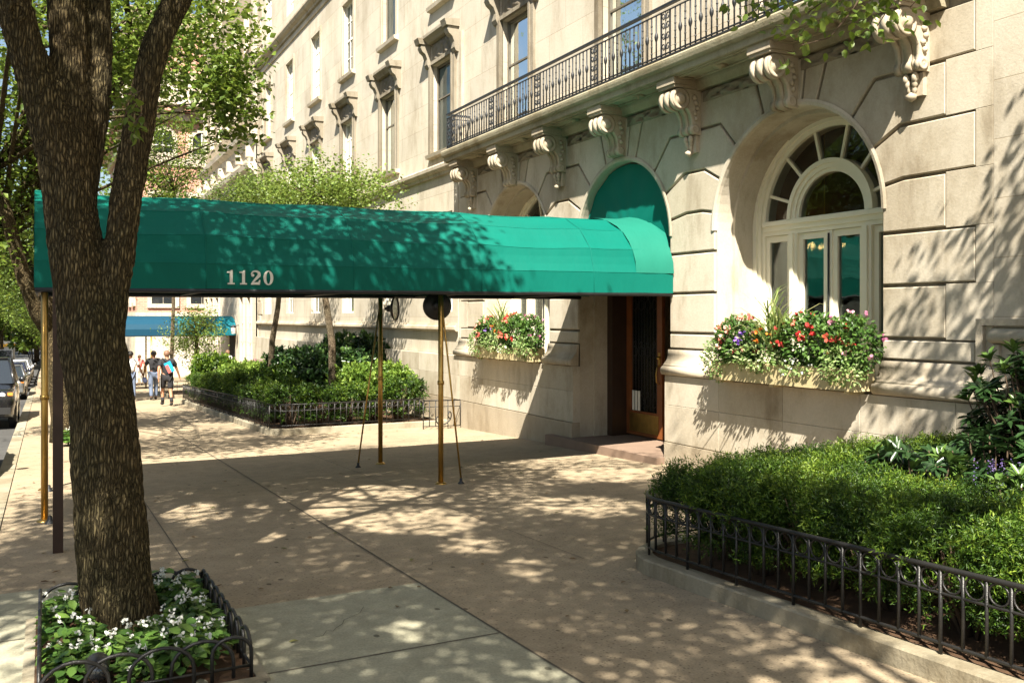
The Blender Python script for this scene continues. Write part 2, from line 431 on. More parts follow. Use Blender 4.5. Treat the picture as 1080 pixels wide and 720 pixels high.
# ------------------------------------------------------------------ leaves
LEAF = {
    'diamond': (np.array([(0,0,0),(.5,.5,.09),(1,0,-.04),(.5,-.5,.09)]), [(0,2,1),(0,3,2)]),
    'oval': (np.array([(0,0,0),(.22,.36,.07),(.62,.42,.07),(1,0,-.08),(.62,-.42,.07),(.22,-.36,.07)]), [(0,3,2,1),(0,5,4,3)]),
    'blade': (np.array([(0,.5,0),(.5,.45,.25),(.85,.3,.18),(1,0,0),(.85,-.3,.18),(.5,-.45,.25),(0,-.5,0)]), [(0,6,5,1),(1,5,4,2),(2,4,3)]),
}
def leaf_mesh(name, P, D, N, L, W, m, parent=None, shape='diamond', tint=None):
    T, faces = LEAF[shape]
    n = len(P); k = len(T)
    D = D/np.maximum(np.linalg.norm(D, axis=1, keepdims=True), 1e-6)
    S = np.cross(N, D); S /= np.maximum(np.linalg.norm(S, axis=1, keepdims=True), 1e-6)
    U = np.cross(D, S)
    L = np.broadcast_to(np.asarray(L, float), (n,)); W = np.broadcast_to(np.asarray(W, float), (n,))
    V = (P[:,None,:] + D[:,None,:]*(T[None,:,0]*L[:,None])[:,:,None] + S[:,None,:]*(T[None,:,1]*W[:,None])[:,:,None]
         + U[:,None,:]*(T[None,:,2]*L[:,None])[:,:,None]).reshape(-1,3)
    o = origin_of(parent); V = V - np.array([o.x,o.y,o.z])
    fl = []; starts = []; tot = []
    base = np.arange(n)*k
    loops = []; lt = []
    per = np.concatenate([np.array(f) for f in faces]); 
    loops = (base[:,None] + per[None,:]).reshape(-1)
    lt = np.tile(np.array([len(f) for f in faces]), n)
    ls = np.concatenate([[0], np.cumsum(lt)[:-1]])
    me = bpy.data.meshes.new(name)
    me.vertices.add(len(V)); me.vertices.foreach_set('co', V.astype(np.float32).ravel())
    me.loops.add(len(loops)); me.loops.foreach_set('vertex_index', loops.astype(np.int32))
    me.polygons.add(len(lt)); me.polygons.foreach_set('loop_start', ls.astype(np.int32)); me.polygons.foreach_set('loop_total', lt.astype(np.int32))
    me.update(calc_edges=True)
    if tint is None: tint = RNG.random(n)
    at_ = me.attributes.new('tint', 'FLOAT', 'FACE')
    at_.data.foreach_set('value', np.repeat(np.clip(tint,0,1), len(faces)).astype(np.float32))
    me.materials.append(m)
    ob = bpy.data.objects.new(name, me); COL.objects.link(ob)
    if parent is not None: ob.parent = parent
    return ob
def rand_unit(n):
    v = RNG.normal(size=(n,3)); return v/np.linalg.norm(v, axis=1, keepdims=True)

# ------------------------------------------------------------------ ground
def sheet(name, x0, x1, ys, dz, m):
    vs = []; fs = []
    for y in ys: vs += [(x0, y, G(y)+dz), (x1, y, G(y)+dz)]
    for i in range(len(ys)-1): fs.append((2*i, 2*i+1, 2*i+3, 2*i+2))
    b = MB().add(vs, fs)
    return struct(b.build(name, m))
YS = [-40, -20, -10, 0, 5.1, 6.5, 7.8, 10, 20, 30, 40, 56, 66, 90, 130]
sheet('ground', -400, 400, [-60, 0, 60, 130, 600], -.32, MT['asphalt'])
sheet('road', -16.5, -.62, [-40, 0, 40, 90, 130, 400], -.15, MT['asphalt'])
sheet('far_pavement', -24, -16.5, [-40, 0, 40, 130, 400], -.02, MT['kerb'])
def slab(name, rects, dz, m, depth=.3):
    b = MB()
    for x0, x1, y0, y1 in rects:
        v = [(x0,y0,G(y0)+dz),(x1,y0,G(y0)+dz),(x1,y1,G(y1)+dz),(x0,y1,G(y1)+dz),
             (x0,y0,G(y0)-depth),(x1,y0,G(y0)-depth),(x1,y1,G(y1)-depth),(x0,y1,G(y1)-depth)]
        b.add(v, [(0,1,2,3),(0,4,5,1),(1,5,6,2),(2,6,7,3),(3,7,4,0)])
    return struct(b.build(name, m))
slab('sidewalk', [(-.40, 9.4, -40, 55.5)], 0, MT['tan'])
slab('far_sidewalk', [(-.40, 9.4, 64, 130)], 0, MT['tan'])
sheet('grey_paving', -.38, 1.06, [-12, 0, 5.1, 7.8], .004, MT['grey'])
sheet('grey_paving', 1.064, 2.54, [-12, 0, 5.1, 6.5], .004, MT['grey'])
# kerb stones along the road
b = MB(); y = -12.0
while y < 55:
    L = 1.8
    b.add([(-.62,y+.008,G(y)-.0),(-.41,y+.008,G(y)+.006),(-.41,y+L-.008,G(y+L)+.006),(-.62,y+L-.008,G(y+L)),
           (-.64,y+.008,G(y)-.25),(-.64,y+L-.008,G(y+L)-.25),(-.41,y+.008,G(y)-.25),(-.41,y+L-.008,G(y+L)-.25)],
          [(0,1,2,3),(0,3,5,4),(0,4,6,1),(3,2,7,5)])
    y += L
struct(b.build('road_kerb', MT['kerb']))
# sidewalk joints
b = MB()
def joint(x0, y0, x1, y1, w=.012):
    d = Vector((x1-x0, y1-y0)); d.normalize(); nx, ny = -d.y*w/2, d.x*w/2
    k = max(1, int(abs(y1-y0)/4)); 
    for i in range(k):
        a, c = i/k, (i+1)/k
        xa, ya, xb, yb = x0+(x1-x0)*a, y0+(y1-y0)*a, x0+(x1-x0)*c, y0+(y1-y0)*c
        b.add([(xa-nx,ya-ny,G(ya)+.0075),(xa+nx,ya+ny,G(ya)+.0075),(xb+nx,yb+ny,G(yb)+.0075),(xb-nx,yb-ny,G(yb)+.0075)], [(0,1,2,3)])
joint(2.54, -8, 2.54, 50, .015); joint(1.06, 5.1, 1.06, 14.5, .011); joint(1.06, -8, 1.06, 5.1, .012)
joint(1.07, 5.1, 2.53, 5.1); joint(-.38, 6.5, -.05, 6.5, .012); joint(-.38, 5.1, -.05, 5.1, .01); joint(1.07, 3.5, 2.53, 3.5); joint(1.07, 2.0, 2.53, 2.0)
for yy in (18.4, 26, 34, 42): joint(-.38, yy, 4.0, yy, .014)
joint(4.02, 6.5, 4.02, 18.4, .007); joint(1.07, 10.2, 2.53, 10.2, .006); joint(2.55, 9.0, 8.0, 9.0, .006); joint(2.55, 12.6, 8.0, 12.6, .006); joint(2.55, 16.4, 8.0, 16.4, .006)
for x0, y0, n, dx, dy in ((2.6, 6.9, 26, .055, .022), (1.3, 9.1, 18, .05, -.03), (4.3, 9.6, 20, .03, .06), (1.5, 5.6, 12, .04, .03)):
    x, y = x0, y0                                        # hairline cracks
    for k in range(n):
        x1, y1 = x+dx+RNG.normal()*.025, y+dy+RNG.normal()*.03
        joint(x, y, x1, y1, .003+.002*RNG.random()); x, y = x1, y1
struct(b.build('sidewalk_joints', MT['joint']))
n = 150
lx, ly = -.3+8.2*RNG.random(n)**1.2, 5.0+15*RNG.random(n)
keep_ = ~((lx < 1.2) & (ly < 7.0)) & ~((lx > 4.0) & (ly < 6.5))
lx, ly = lx[keep_], ly[keep_]; n = len(lx)
th = RNG.random(n)*2*PI
lo = leaf_mesh('fallen_leaves', np.stack([lx, ly, np.array([G(q) for q in ly])+.014], 1), np.stack([np.cos(th), np.sin(th), np.zeros(n)], 1), np.tile(np.array([[0,0,1.]]), (n,1))+rand_unit(n)*.12, .035+.035*RNG.random(n), .035, MT['dry'], None, 'oval')
tag(lo, 'small dry leaves and bits of litter scattered over the pavement', 'leaves', kind='stuff')
# white lane line on the road
sheet('lane_marking', -4.6, -4.48, [-10, 60, 130], -.144, MT['white_paint'])

# ------------------------------------------------------------------ main building
XW = 8.348          # wall behind the rustication joints
XB = 8.30           # face of the dressed blocks
XP = 8.20           # plinth
BL = thing('apartment_building', 'tall cream limestone apartment house with iron balcony behind the green canopy', 'building', (8.3, 12.32, G(12.32)))
ZS, RW, RD = 1.20, 1.41, 1.30
ARCH = [(8.56, RW, 'window'), (12.32, RD, 'door'), (16.08, RW, 'window')]
SOF = 3.20
def arc(yc, r, a0, a1, n=10, zs=ZS):
    return [(yc + r*math.cos(math.radians(a0+(a1-a0)*i/n)), zs + r*math.sin(math.radians(a0+(a1-a0)*i/n))) for i in range(n+1)]
# backing wall with arched openings
b = MB()
def arch_wall(y0, y1, yc, r, zb):
    b.add([(XW,y0,zb),(XW,yc-r,zb),(XW,yc-r,SOF+.15),(XW,y0,SOF+.15)], [(0,1,2,3)])
    b.add([(XW,yc+r,zb),(XW,y1,zb),(XW,y1,SOF+.15),(XW,yc+r,SOF+.15)], [(0,1,2,3)])
    pts = arc(yc, r, 0, 180, 32)
    for i in range(32):
        p, q = pts[i], pts[i+1]
        b.add([(XW,p[0],p[1]),(XW,p[0],SOF+.15),(XW,q[0],SOF+.15),(XW,q[0],q[1])], [(0,1,2,3)])
arch_wall(5.8, 10.44, 8.56, RW, -1.0); arch_wall(10.44, 14.2, 12.32, RD, -1.0); arch_wall(14.2, 18.8, 16.08, RW, -1.0)
b.build('rustication_backing', MT['carved'], BL)
# dressed blocks
b = MB()
GAP = .019
LV = [-.24, .34, .92, 1.5, 2.08, 2.66]
RAD = {1.5: 10, 2.08: 28, 2.66: 48}
def put(poly, xf=XB, gap=None):
    b.block(inset(poly, GAP if gap is None else gap), xf, XW+.01, .012 if gap is None else .003)
def kink(yc, lev, sgn):
    a = math.radians(RAD[lev]); return (yc + sgn*(lev-ZS)/math.tan(a), lev)
def apt(yc, r, ang, sgn): return (yc + sgn*r*math.cos(math.radians(ang)), ZS + r*math.sin(math.radians(ang)))
def arcpts(yc, r, a0, a1, sgn, n=6):
    return [apt(yc, r, a0+(a1-a0)*i/n, sgn) for i in range(n+1)]
def top_of(yc, ang, sgn): return (yc + sgn*(SOF-ZS)/math.tan(math.radians(ang)), SOF)
def pier(yA, rA, yB, rB):                    # between arch A (low Y) and arch B (high Y)
    yl, yr = yA+rA, yB-rB
    zz = [-.48]+LV[:3]
    for i in range(3): put([(yl,zz[i]),(yr,zz[i]),(yr,zz[i+1]),(yl,zz[i+1])])
    low = None
    def line(lev): return [apt(yA,rA,RAD[lev],1), kink(yA,lev,1), kink(yB,lev,-1), apt(yB,rB,RAD[lev],-1)]
    # block from .92 up to the 1.5 line
    l1 = line(1.5)
    poly = [(yl,.92),(yr,.92),(yr,ZS)] + arcpts(yB,rB,0,RAD[1.5],-1)[1:] + [l1[2], l1[1]] + arcpts(yA,rA,RAD[1.5],0,1)[:-1] + [(yl,ZS)]
    put(poly)
    for a, c in ((1.5,2.08),(2.08,2.66)):
        la, lc = line(a), line(c)
        poly = [la[0], la[1], la[2]] + arcpts(yB,rB,RAD[a],RAD[c],-1) + [lc[2], lc[1]] + arcpts(yA,rA,RAD[c],RAD[a],1)[:-1]
        put(poly)
    lc = line(2.66)
    poly = [lc[0], lc[1], lc[2]] + arcpts(yB,rB,48,72,-1) + [top_of(yB,72,-1), top_of(yA,72,1)] + arcpts(yA,rA,72,48,1)[:-1]
    put(poly)
def end_pier(yA, rA, sgn, short, long_, yend):
    yl = yA + sgn*rA
    zz = [-.48]+LV[:3]
    ends = [long_, short, long_, short, long_, short, long_]
    for i in range(3):
        e = ends[i]
        put([(yl,zz[i]),(e,zz[i]),(e,zz[i+1]),(yl,zz[i+1])])
        put([(e+sgn*-.012,zz[i]),(yend,zz[i]),(yend,zz[i+1]),(e+sgn*-.012,zz[i+1])] , XB, .0015) if abs(e-yend) > .1 else None
    def ln(lev): return [apt(yA,rA,RAD[lev],sgn), kink(yA,lev,sgn)]
    e = ends[3]; l1 = ln(1.5)
    put([(yl,.92),(e,.92),(e,1.5),l1[1]] + arcpts(yA,rA,RAD[1.5],0,sgn))
    put([(e-sgn*.012,.92),(yend,.92),(yend,1.5),(e-sgn*.012,1.5)], XB, .0015)
    for k, (a, c) in enumerate(((1.5,2.08),(2.08,2.66))):
        la, lc = ln(a), ln(c); e = ends[4+k]
        put([la[0], la[1], (e,a), (e,c), lc[1]] + arcpts(yA,rA,RAD[c],RAD[a],sgn)[:-1])
        if abs(e-yend) > .1: put([(e-sgn*.012,a),(yend,a),(yend,c),(e-sgn*.012,c)], XB, .0015)
    lc = ln(2.66); e = ends[6]
    put([lc[0], lc[1], (e,2.66), (e,SOF), top_of(yA,72,sgn)] + arcpts(yA,rA,72,48,sgn)[:-1])
    if abs(e-yend) > .1: put([(e-sgn*.012,2.66),(yend,2.66),(yend,SOF),(e-sgn*.012,SOF)], XB, .0015)
pier(8.56, RW, 12.32, RD); pier(12.32, RD, 16.08, RW)
end_pier(8.56, RW, -1, 6.32, 5.98, 5.8); end_pier(16.08, RW, 1, 18.35, 18.7, 18.8)
for yc, r, k in ARCH:                         # keystone and its two neighbours
    for s_ in (1, -1):
        put([apt(yc,r,82,s_), top_of(yc,82,s_), top_of(yc,72,s_)] + arcpts(yc,r,72,82,s_,3)[:-1])
    put([apt(yc,r,82,-1), top_of(yc,82,-1), top_of(yc,82,1)] + arcpts(yc,r,82,98,1,5)[:-1])
b.build('rusticated_stonework', MT['block'], BL)
# arch mouldings and reveals
b = MB()
for yc, r, k in ARCH:
    depth = .72 if k == 'window' else .86
    zb = -.86 if k == 'window' else G(12.3)
    path = [(yc+r, zb)] + arc(yc, r, 0, 180, 36) + [(yc-r, zb)]
    # reveal surface stepping in: (x offset, radius change)
    prof = [(XB-.012, .085), (XB-.022, .05), (XB-.012, .012), (XB+.03, 0), (XB+.30, -.005), (XB+.305, -.05), (XB+depth, -.052)]
    rows = []
    for x, dr in prof:
        row = []
        for i, (py, pz) in enumerate(path):
            if pz <= ZS + 1e-6:
                row.append((x, py + (dr if py > yc else -dr), pz))
            else:
                q = (r+dr)/r; row.append((x, yc+(py-yc)*q, ZS+(pz-ZS)*q))
        rows.append(row)
    n = len(path); vs = [p for row in rows for p in row]
    lo = 0 if True else 0
    fs = []
    for i in range(len(rows)-1):
        for j in range(n-1):
            jamb = (j == 0 or j == n-2)
            if jamb and i < 3: continue
            fs.append((i*n+j, i*n+j+1, (i+1)*n+j+1, (i+1)*n+j))
    b.add(vs, fs, 0, False)
b.build('arch_reveal', MT['block'], BL)
# plain wall to the right with a framed panel, and beyond
def wall_grid(b, x, ys, zs, holes):
    for i in range(len(ys)-1):
        for j in range(len(zs)-1):
            cy, cz = (ys[i]+ys[i+1])/2, (zs[j]+zs[j+1])/2
            if any(h[0] < cy < h[1] and h[2] < cz < h[3] for h in holes): continue
            b.add([(x,ys[i],zs[j]),(x,ys[i+1],zs[j]),(x,ys[i+1],zs[j+1]),(x,ys[i],zs[j+1])], [(0,1,2,3)])
def edges(lo, hi, vals): return sorted({lo, hi} | {v for v in vals if lo < v < hi})
BAYS = [8.56+3.76*i for i in range(-1, 9)]
XU = 8.36
H2 = [(y-.62, y+.62, 3.62 if 6 < y < 18 else 3.92, 6.05) for y in BAYS]
H3 = [(y-.55, y+.55, 7.50, 9.75) for y in BAYS]
H4 = [(y-.55, y+.55, 11.6, 13.6) for y in BAYS]
H1 = [(y-.60, y+.60, .12, 2.45) for y in BAYS if y > 19]
b = MB()
hs = H2+H3+H4
wall_grid(b, XU, edges(-6, 40.6, [v for h in hs for v in h[:2]]), edges(3.35, 24, [v for h in hs for v in h[2:]]), hs)
wall_grid(b, 8.34, edges(18.8, 40.6, [v for h in H1 for v in h[:2]]), edges(-.86, 3.36, [v for h in H1 for v in h[2:]]), H1)
b.add([(8.34,18.8,-.86),(8.29,18.8,-.86),(8.29,18.8,3.3),(8.34,18.8,3.3)], [(0,1,2,3)])
b.box(8.30, 8.5, -6, 5.795, -.48, 3.36)
for h in hs+H1:                               # reveals
    x0, x1 = (XU if h in hs else 8.34), 8.66
    y0, y1, z0, z1 = h
    b.add([(x0,y0,z0),(x1,y0,z0),(x1,y1,z0),(x0,y1,z0),(x0,y0,z1),(x1,y0,z1),(x1,y1,z1),(x0,y1,z1)], [(0,1,2,3),(4,5,6,7),(0,1,5,4),(3,2,6,7)])
b.add([(8.3,-6,-4),(24,-6,-4),(24,-6,24),(8.3,-6,24)], [(0,1,2,3)])
b.add([(8.3,40.6,-4),(24,40.6,-4),(24,40.6,24),(8.3,40.6,24)], [(0,1,2,3)])
b.add([(8.3,-6,24),(24,-6,24),(24,40.6,24),(8.3,40.6,24)], [(0,1,2,3)])
b.build('wall', MT['stone'], BL)
# plinth, torus base mouldings
b = MB()
def plinth(y0, y1):
    zt = -.868
    for k in range(max(1, int((y1-y0)/1.2))):
        n = max(1, int((y1-y0)/1.2)); a, c = y0+(y1-y0)*k/n, y0+(y1-y0)*(k+1)/n
        b.block([(a+.002, -1.30), (c-.002, -1.30), (c-.002, zt), (a+.002, zt)], XP, XP+.2, .004)
        o = .6/ n
        b.block([(a+.002, -1.84), (c-.002, -1.84), (c-.002, -1.304), (a+.002, -1.304)], XP, XP+.2, .004)
    b.add([(XP+.012,y0,-1.85),(XP+.012,y1,-1.85),(XP+.012,y1,zt-.002),(XP+.012,y0,zt-.002)], [(0,1,2,3)])
    for yy in (y0, y1): b.add([(XP+.001,yy,-1.85),(8.9,yy,-1.85),(8.9,yy,zt),(XP+.001,yy,zt)], [(0,1,2,3)])
    b.add([(XP+.01,y0,zt-.001),(XP+.01,y1,zt-.001),(8.9,y1,zt-.001),(8.9,y0,zt-.001)], [(0,1,2,3)])
plinth(-6, 11.0); plinth(13.64, 40.6)
b.build('plinth', MT['block'], BL)
b = MB()
for y0, y1 in ((-6, 10.99), (13.65, 40.6)):
    b.box(XP-.018, 9.0, y0, y1, -4.0, -1.856)
b.build('plinth_footing', MT['base'], BL)
b = MB()
TOR = [(8.31,-.485),(8.278,-.487),(8.272,-.56),(8.258,-.62),(8.235,-.66),(8.205,-.682),(8.205,-.70),(8.185,-.703),(8.185,-.725)] + \
      [(8.185-.052*math.sin(math.radians(t)), -.793+.066*math.cos(math.radians(t))) for t in range(0, 181, 18)] + [(8.30,-.862)]
for y0, y1 in ((5.62, 8.56-RW), (8.56+RW, 12.32-RD), (12.32+RD, 16.08-RW), (16.08+RW, 18.75)):
    MB().prism(TOR, y0, y1, 'y', 0, True).build('base_moulding', MT['trim'], BL)
# framed panel right of the end pier (mouldings) and belt courses
b = MB()
for y0, y1, z0, z1 in ((2.0, 5.95, -.085, -.02), (5.88, 5.95, -.46, -.086)):
    b.box(8.24, 8.31, y0, y1, z0, z1)
b.prism([(8.31,-.10),(8.26,-.11),(8.20,-.16),(8.185,-.20),(8.20,-.24),(8.26,-.26),(8.31,-.27)], 2.0, 5.79, 'y', 0, True)
b.box(8.25, 8.31, 5.71, 5.79, -.46, -.272)
b.build('panel_moulding', MT['trim'], BL)
b = MB()
BELT = [(8.37,3.32),(8.28,3.33),(8.27,3.40),(8.22,3.42),(8.18,3.47),(8.17,3.54),(8.20,3.58),(8.37,3.60)]
b.prism(BELT, 18.45, 40.6, 'y'); b.prism(BELT, -6, 6.2, 'y')
b.prism([(8.35,-.16),(8.29,-.15),(8.27,-.20),(8.23,-.23),(8.22,-.29),(8.26,-.33),(8.35,-.34)], 18.85, 40.6, 'y')
b.prism([(8.37,10.7),(8.28,10.72),(8.27,10.80),(8.16,10.86),(8.10,10.95),(8.10,11.02),(8.37,11.08)], -6, 40.6, 'y')
b.prism([(8.37,10.45),(8.31,10.46),(8.30,10.54),(8.37,10.56)], -6, 40.6, 'y')
b.prism([(8.37,14.6),(8.2,14.7),(8.1,14.9),(8.37,15.0)], -6, 40.6, 'y')
# quoins at the far corner
z = -.5; k = 0
while z < 14:
    if not (10.2 < z < 11.1): b.block([(40.6-(.9 if k % 2 else .55), z+.02), (40.62, z+.02), (40.62, z+.56), (40.6-(.9 if k % 2 else .55), z+.56)], 8.31, 8.4, .015)
    z += .58; k += 1
# pilaster strips flanking the balcony bay
for yy in (18.95, 19.0):
    pass
b.build('string_course', MT['trim'], BL)

# rectangular windows
def carved(bb, x, y0, y1, z0, z1, ny=56, nz=18, amp=.035, seed=0):
    vs = []; fs = []
    for j in range(nz+1):
        for i in range(ny+1):
            s, t = i/ny, j/nz
            q = math.sin(s*PI*8+seed)*math.cos(t*PI*2.2+math.sin(s*PI*4)) + .7*math.sin(s*22+math.cos(t*9)*1.6+seed)
            h = amp*max(0, min(1, .5+.55*q))*min(1, 6*min(s,1-s,t,1-t)+.1)
            vs.append((x-h, y0+(y1-y0)*s, z0+(z1-z0)*t))
    for j in range(nz):
        for i in range(ny):
            a = j*(ny+1)+i; fs.append((a, a+1, a+ny+2, a+ny+1))
    bb.add(vs, fs, 0, True)
def sash(parent_root, y, z0, z1, hw, style, x=8.47):
    f = MB()
    fw = .055
    f.box(x, x+.09, y-hw, y-hw+fw, z0, z1); f.box(x, x+.09, y+hw-fw, y+hw, z0, z1)
    f.box(x, x+.09, y-hw+fw, y+hw-fw, z0, z0+fw); f.box(x, x+.09, y-hw+fw, y+hw-fw, z1-fw, z1)
    if style == 'sash':
        zm = (z0+z1)/2; f.box(x+.005, x+.07, y-hw+fw, y+hw-fw, zm-.03, zm+.03)
        for s_ in (-1/3, 1/3): f.box(x+.01, x+.05, y+s_*hw-.012, y+s_*hw+.012, z0+fw, z1-fw)
        for q in (.25, .75):
            zq = z0+(z1-z0)*q; f.box(x+.012, x+.048, y-hw+fw, y+hw-fw, zq-.012, zq+.012)
        mt = MT['white_paint']
    else:
        zm = z0+(z1-z0)*.62; f.box(x+.005, x+.06, y-hw+fw, y+hw-fw, zm-.018, zm+.018)
        mt = MT['sash_metal']
    w = f.build('window', mt, parent_root)
    p = MB(); p.add([(x+.03,y-hw+.03,z0+.03),(x+.03,y+hw-.03,z0+.03),(x+.03,y+hw-.03,z1-.03),(x+.03,y-hw+.03,z1-.03)], [(0,1,2,3)])
    p.build('pane', MT['glass'], w)
    c = MB(); k = random.random()
    if style == 'sash': zb = z0+(z1-z0)*random.choice([.3,.5,.75]); cm = MT['white_paint']; rng = (zb, z1)
    elif style == 'curtain': rng = (z0, z1); cm = MT['curtain']
    else: rng = (z0, z0+(z1-z0)*random.choice([.58,.62,.97])); cm = MT['blind_sky']  # the tallest fill the whole pane, standing in for reflected sky
    if style == 'curtain':
        c.box(x+.06, x+.075, y+hw*.1, y+hw-.04, *rng)
    else: c.box(x+.045, x+.055, y-hw+.05, y+hw-.05, rng[0]+.02, rng[1]-.02)
    c.build('blind_or_sky_tone', cm, w)
    d = MB(); d.box(x+.6, x+.62, y-hw-.3, y+hw+.3, z0-.3, z1+.3); d.build('dark_backing', MT['dark'], w)
    return w
def hooded(y, z0, z1, hw):
    """stone surround with carved frieze and hood for the second storey"""
    s = MB()
    for q in (-1, 1):
        a, c = sorted((y+q*hw, y+q*(hw+.17))); s.box(8.30, 8.37, a, c, z0, z1+.02)
        a, c = sorted((y+q*hw, y+q*(hw+.06))); s.box(8.275, 8.30, a, c, z0, z1+.02)
        a, c = sorted((y+q*(hw+.10), y+q*(hw+.30)))       # console of the hood
        prof = [(8.37,z1+.52),(8.10,z1+.52),(8.08,z1+.44),(8.12,z1+.36),(8.20,z1+.30),(8.25,z1+.18),(8.25,z1+.06),(8.29,z1-.02),(8.37,z1-.04)]
        s.prism(prof, a, c, 'y')
        a, c = sorted((y+q*(hw+.07), y+q*(hw+.34)))
        s.prism([(8.37,z1+.524),(8.04,z1+.524),(8.02,z1+.58),(7.99,z1+.66),(8.37,z1+.70)], a, c, 'y')
    s.box(8.29, 8.37, y-hw, y+hw, z1+.01, z1+.09)
    s.prism([(8.37,z1+.52),(8.24,z1+.53),(8.20,z1+.58),(8.12,z1+.64),(8.12,z1+.70),(8.37,z1+.74)], y-hw-.07, y+hw+.07, 'y')
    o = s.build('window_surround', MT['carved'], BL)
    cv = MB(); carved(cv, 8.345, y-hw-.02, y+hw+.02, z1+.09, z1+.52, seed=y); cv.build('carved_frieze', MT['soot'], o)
STY2 = {8.56: 'blind_sky', 12.32: 'blind_sky', 16.08: 'curtain'}
for i, y in enumerate(BAYS):
    h = H2[i]
    if y > 6:
        sash(BL, y, h[2], h[3], .62, STY2.get(round(y, 2), 'blind_sky' if i in (4, 5) else 'sash'))
        hooded(y, h[2], h[3], .62)
        if not 6 < y < 18:
            s = MB(); s.prism([(8.37,3.80),(8.24,3.82),(8.22,3.90),(8.37,3.925)], y-.82, y+.82, 'y'); s.build('window_sill', MT['trim'], BL)
    h = H3[i]
    if y > 15:
        sash(BL, y, h[2], h[3], .55, 'sash' if i > 5 else 'blind_sky')
        s = MB()
        for q in (-1, 1):
            a, c = sorted((y+q*.55, y+q*.69)); s.box(8.325, 8.37, a, c, h[2], h[3]+.14)
        s.box(8.325, 8.37, y-.55, y+.55, h[3]+.003, h[3]+.14)
        s.prism([(8.37,7.34),(8.24,7.37),(8.22,7.46),(8.37,7.503)], y-.74, y+.74, 'y')
        s.build('window_surround', MT['trim'], BL)
    h = H4[i]
    if y > 26: sash(BL, y, h[2], h[3], .55, 'sash')
for y, h in zip([y for y in BAYS if y > 19], H1):
    sash(BL, y, h[2], h[3], .60, 'sash')
# pilasters left of the balcony
s = MB()
for yy in (18.62,):
    s.box(8.29, 8.37, yy, yy+.14, 3.60, 6.4)
s.build('pilaster_strip', MT['trim'], BL)

# arched windows of the ground floor
def arched_window(yc):
    w = MB(); X0 = 8.93
    r = RW-.05
    def ring(ro, ri, x0, x1, zs, n=36):
        for i in range(n):
            a0, a1 = PI*i/n, PI*(i+1)/n
            q = [(ro,a0),(ro,a1),(ri,a1),(ri,a0)]
            poly = [(yc+rr*math.cos(t), zs+rr*math.sin(t)) for rr, t in q]
            vs = [(x0,)+p for p in poly] + [(x1,)+p for p in poly]
            w.add(vs, [(0,1,2,3),(0,1,5,4),(3,2,6,7)])
    ZT = 1.28
    for ro, ri, dx in ((r, r-.07, 0), (r-.07, r-.13, .03), (r-.13, r-.19, .06)):
        ring(ro, ri, X0+dx, X0+.25, ZT)
        for q in (-1, 1):
            a, c = sorted((yc+q*ro, yc+q*ri)); w.box(X0+dx, X0+.25, a, c, -.86, ZT)
    ri = r-.19
    for ro, rr, dx in ((.72, .66, .02), (.66, .60, .05), (.60, .55, .075)): ring(ro, rr, X0+dx, X0+.2, ZT+.04)
    w.box(X0+.03, X0+.22, yc-ri, yc+ri, ZT-.10, ZT+.04)
    w.box(X0+.00, X0+.22, yc-ri-.005, yc+ri+.005, ZT-.03, ZT+.02)
    w.box(X0+.05, X0+.2, yc-ri, yc+ri, ZT-.16, ZT-.10)
    for ang in (18, 47, 76, 104, 133, 162):
        a = math.radians(ang); d = Vector((0, math.cos(a), math.sin(a))); n_ = Vector((0, -math.sin(a), math.cos(a)))
        w.obox(Vector((X0+.115, yc, ZT+.04)) + d*((.70+ri+.02)/2), .035, (ri-.66)/2, .020, (1,0,0), d, n_)
    for q in (-1, 1):
        w.box(X0+.03, X0+.22, yc+q*.62-.075, yc+q*.62+.075, -.86, ZT-.161)
        w.box(X0+.00, X0+.22, yc+q*.62-.03, yc+q*.62+.03, -.86, ZT-.162)
    w.box(X0+.06, X0+.18, yc-.045, yc+.045, -.86, ZT-.163)
    for a, c in ((yc-.545, yc-.045), (yc+.045, yc+.545), (yc-ri, yc-.695), (yc+.695, yc+ri)):
        w.box(X0+.08, X0+.16, a, a+.07, -.86, ZT-.164); w.box(X0+.08, X0+.16, c-.07, c, -.86, ZT-.164)
        w.box(X0+.08, X0+.16, a+.07, c-.07, ZT-.25, ZT-.165); w.box(X0+.08, X0+.16, a+.07, c-.07, -.86, -.70)
    win = w.build('window', MT['cream'], BL)
    p = MB(); p.box(X0+.115, X0+.123, yc-ri-.01, yc+ri+.01, -.80, ZT)
    p.add([(X0+.117,)+q for q in [(yc+(ri+.01)*math.cos(PI*i/30), ZT+(ri+.01)*math.sin(PI*i/30)) for i in range(31)]], [tuple(range(31))])
    p.build('pane', MT['glass'], win)
    h = MB(); h.tube([(X0+.045, yc+.0, -.6), (X0+.045, yc, ZT-.2)], .013, 8); h.build('window_bolt', MT['rail'], win)
    s = MB(); s.prism([(9.3,-.86),(8.28,-.86),(8.28,-.80),(9.3,-.74)], yc-RW+.0, yc+RW, 'y'); s.build('window_sill', MT['trim'], win)
    rm = MB()
    y0, y1 = yc-1.9, yc+1.86
    rm.add([(9.32,y0,-1.0),(13,y0,-1.0),(13,y1,-1.0),(9.32,y1,-1.0),(9.32,y0,3.0),(13,y0,3.0),(13,y1,3.0),(9.32,y1,3.0)],
           [(0,1,2,3),(4,7,6,5),(0,4,5,1),(1,5,6,2),(2,6,7,3)])
    rm.build('room_interior', MT['room'], win)
arched_window(8.56); arched_window(16.08)
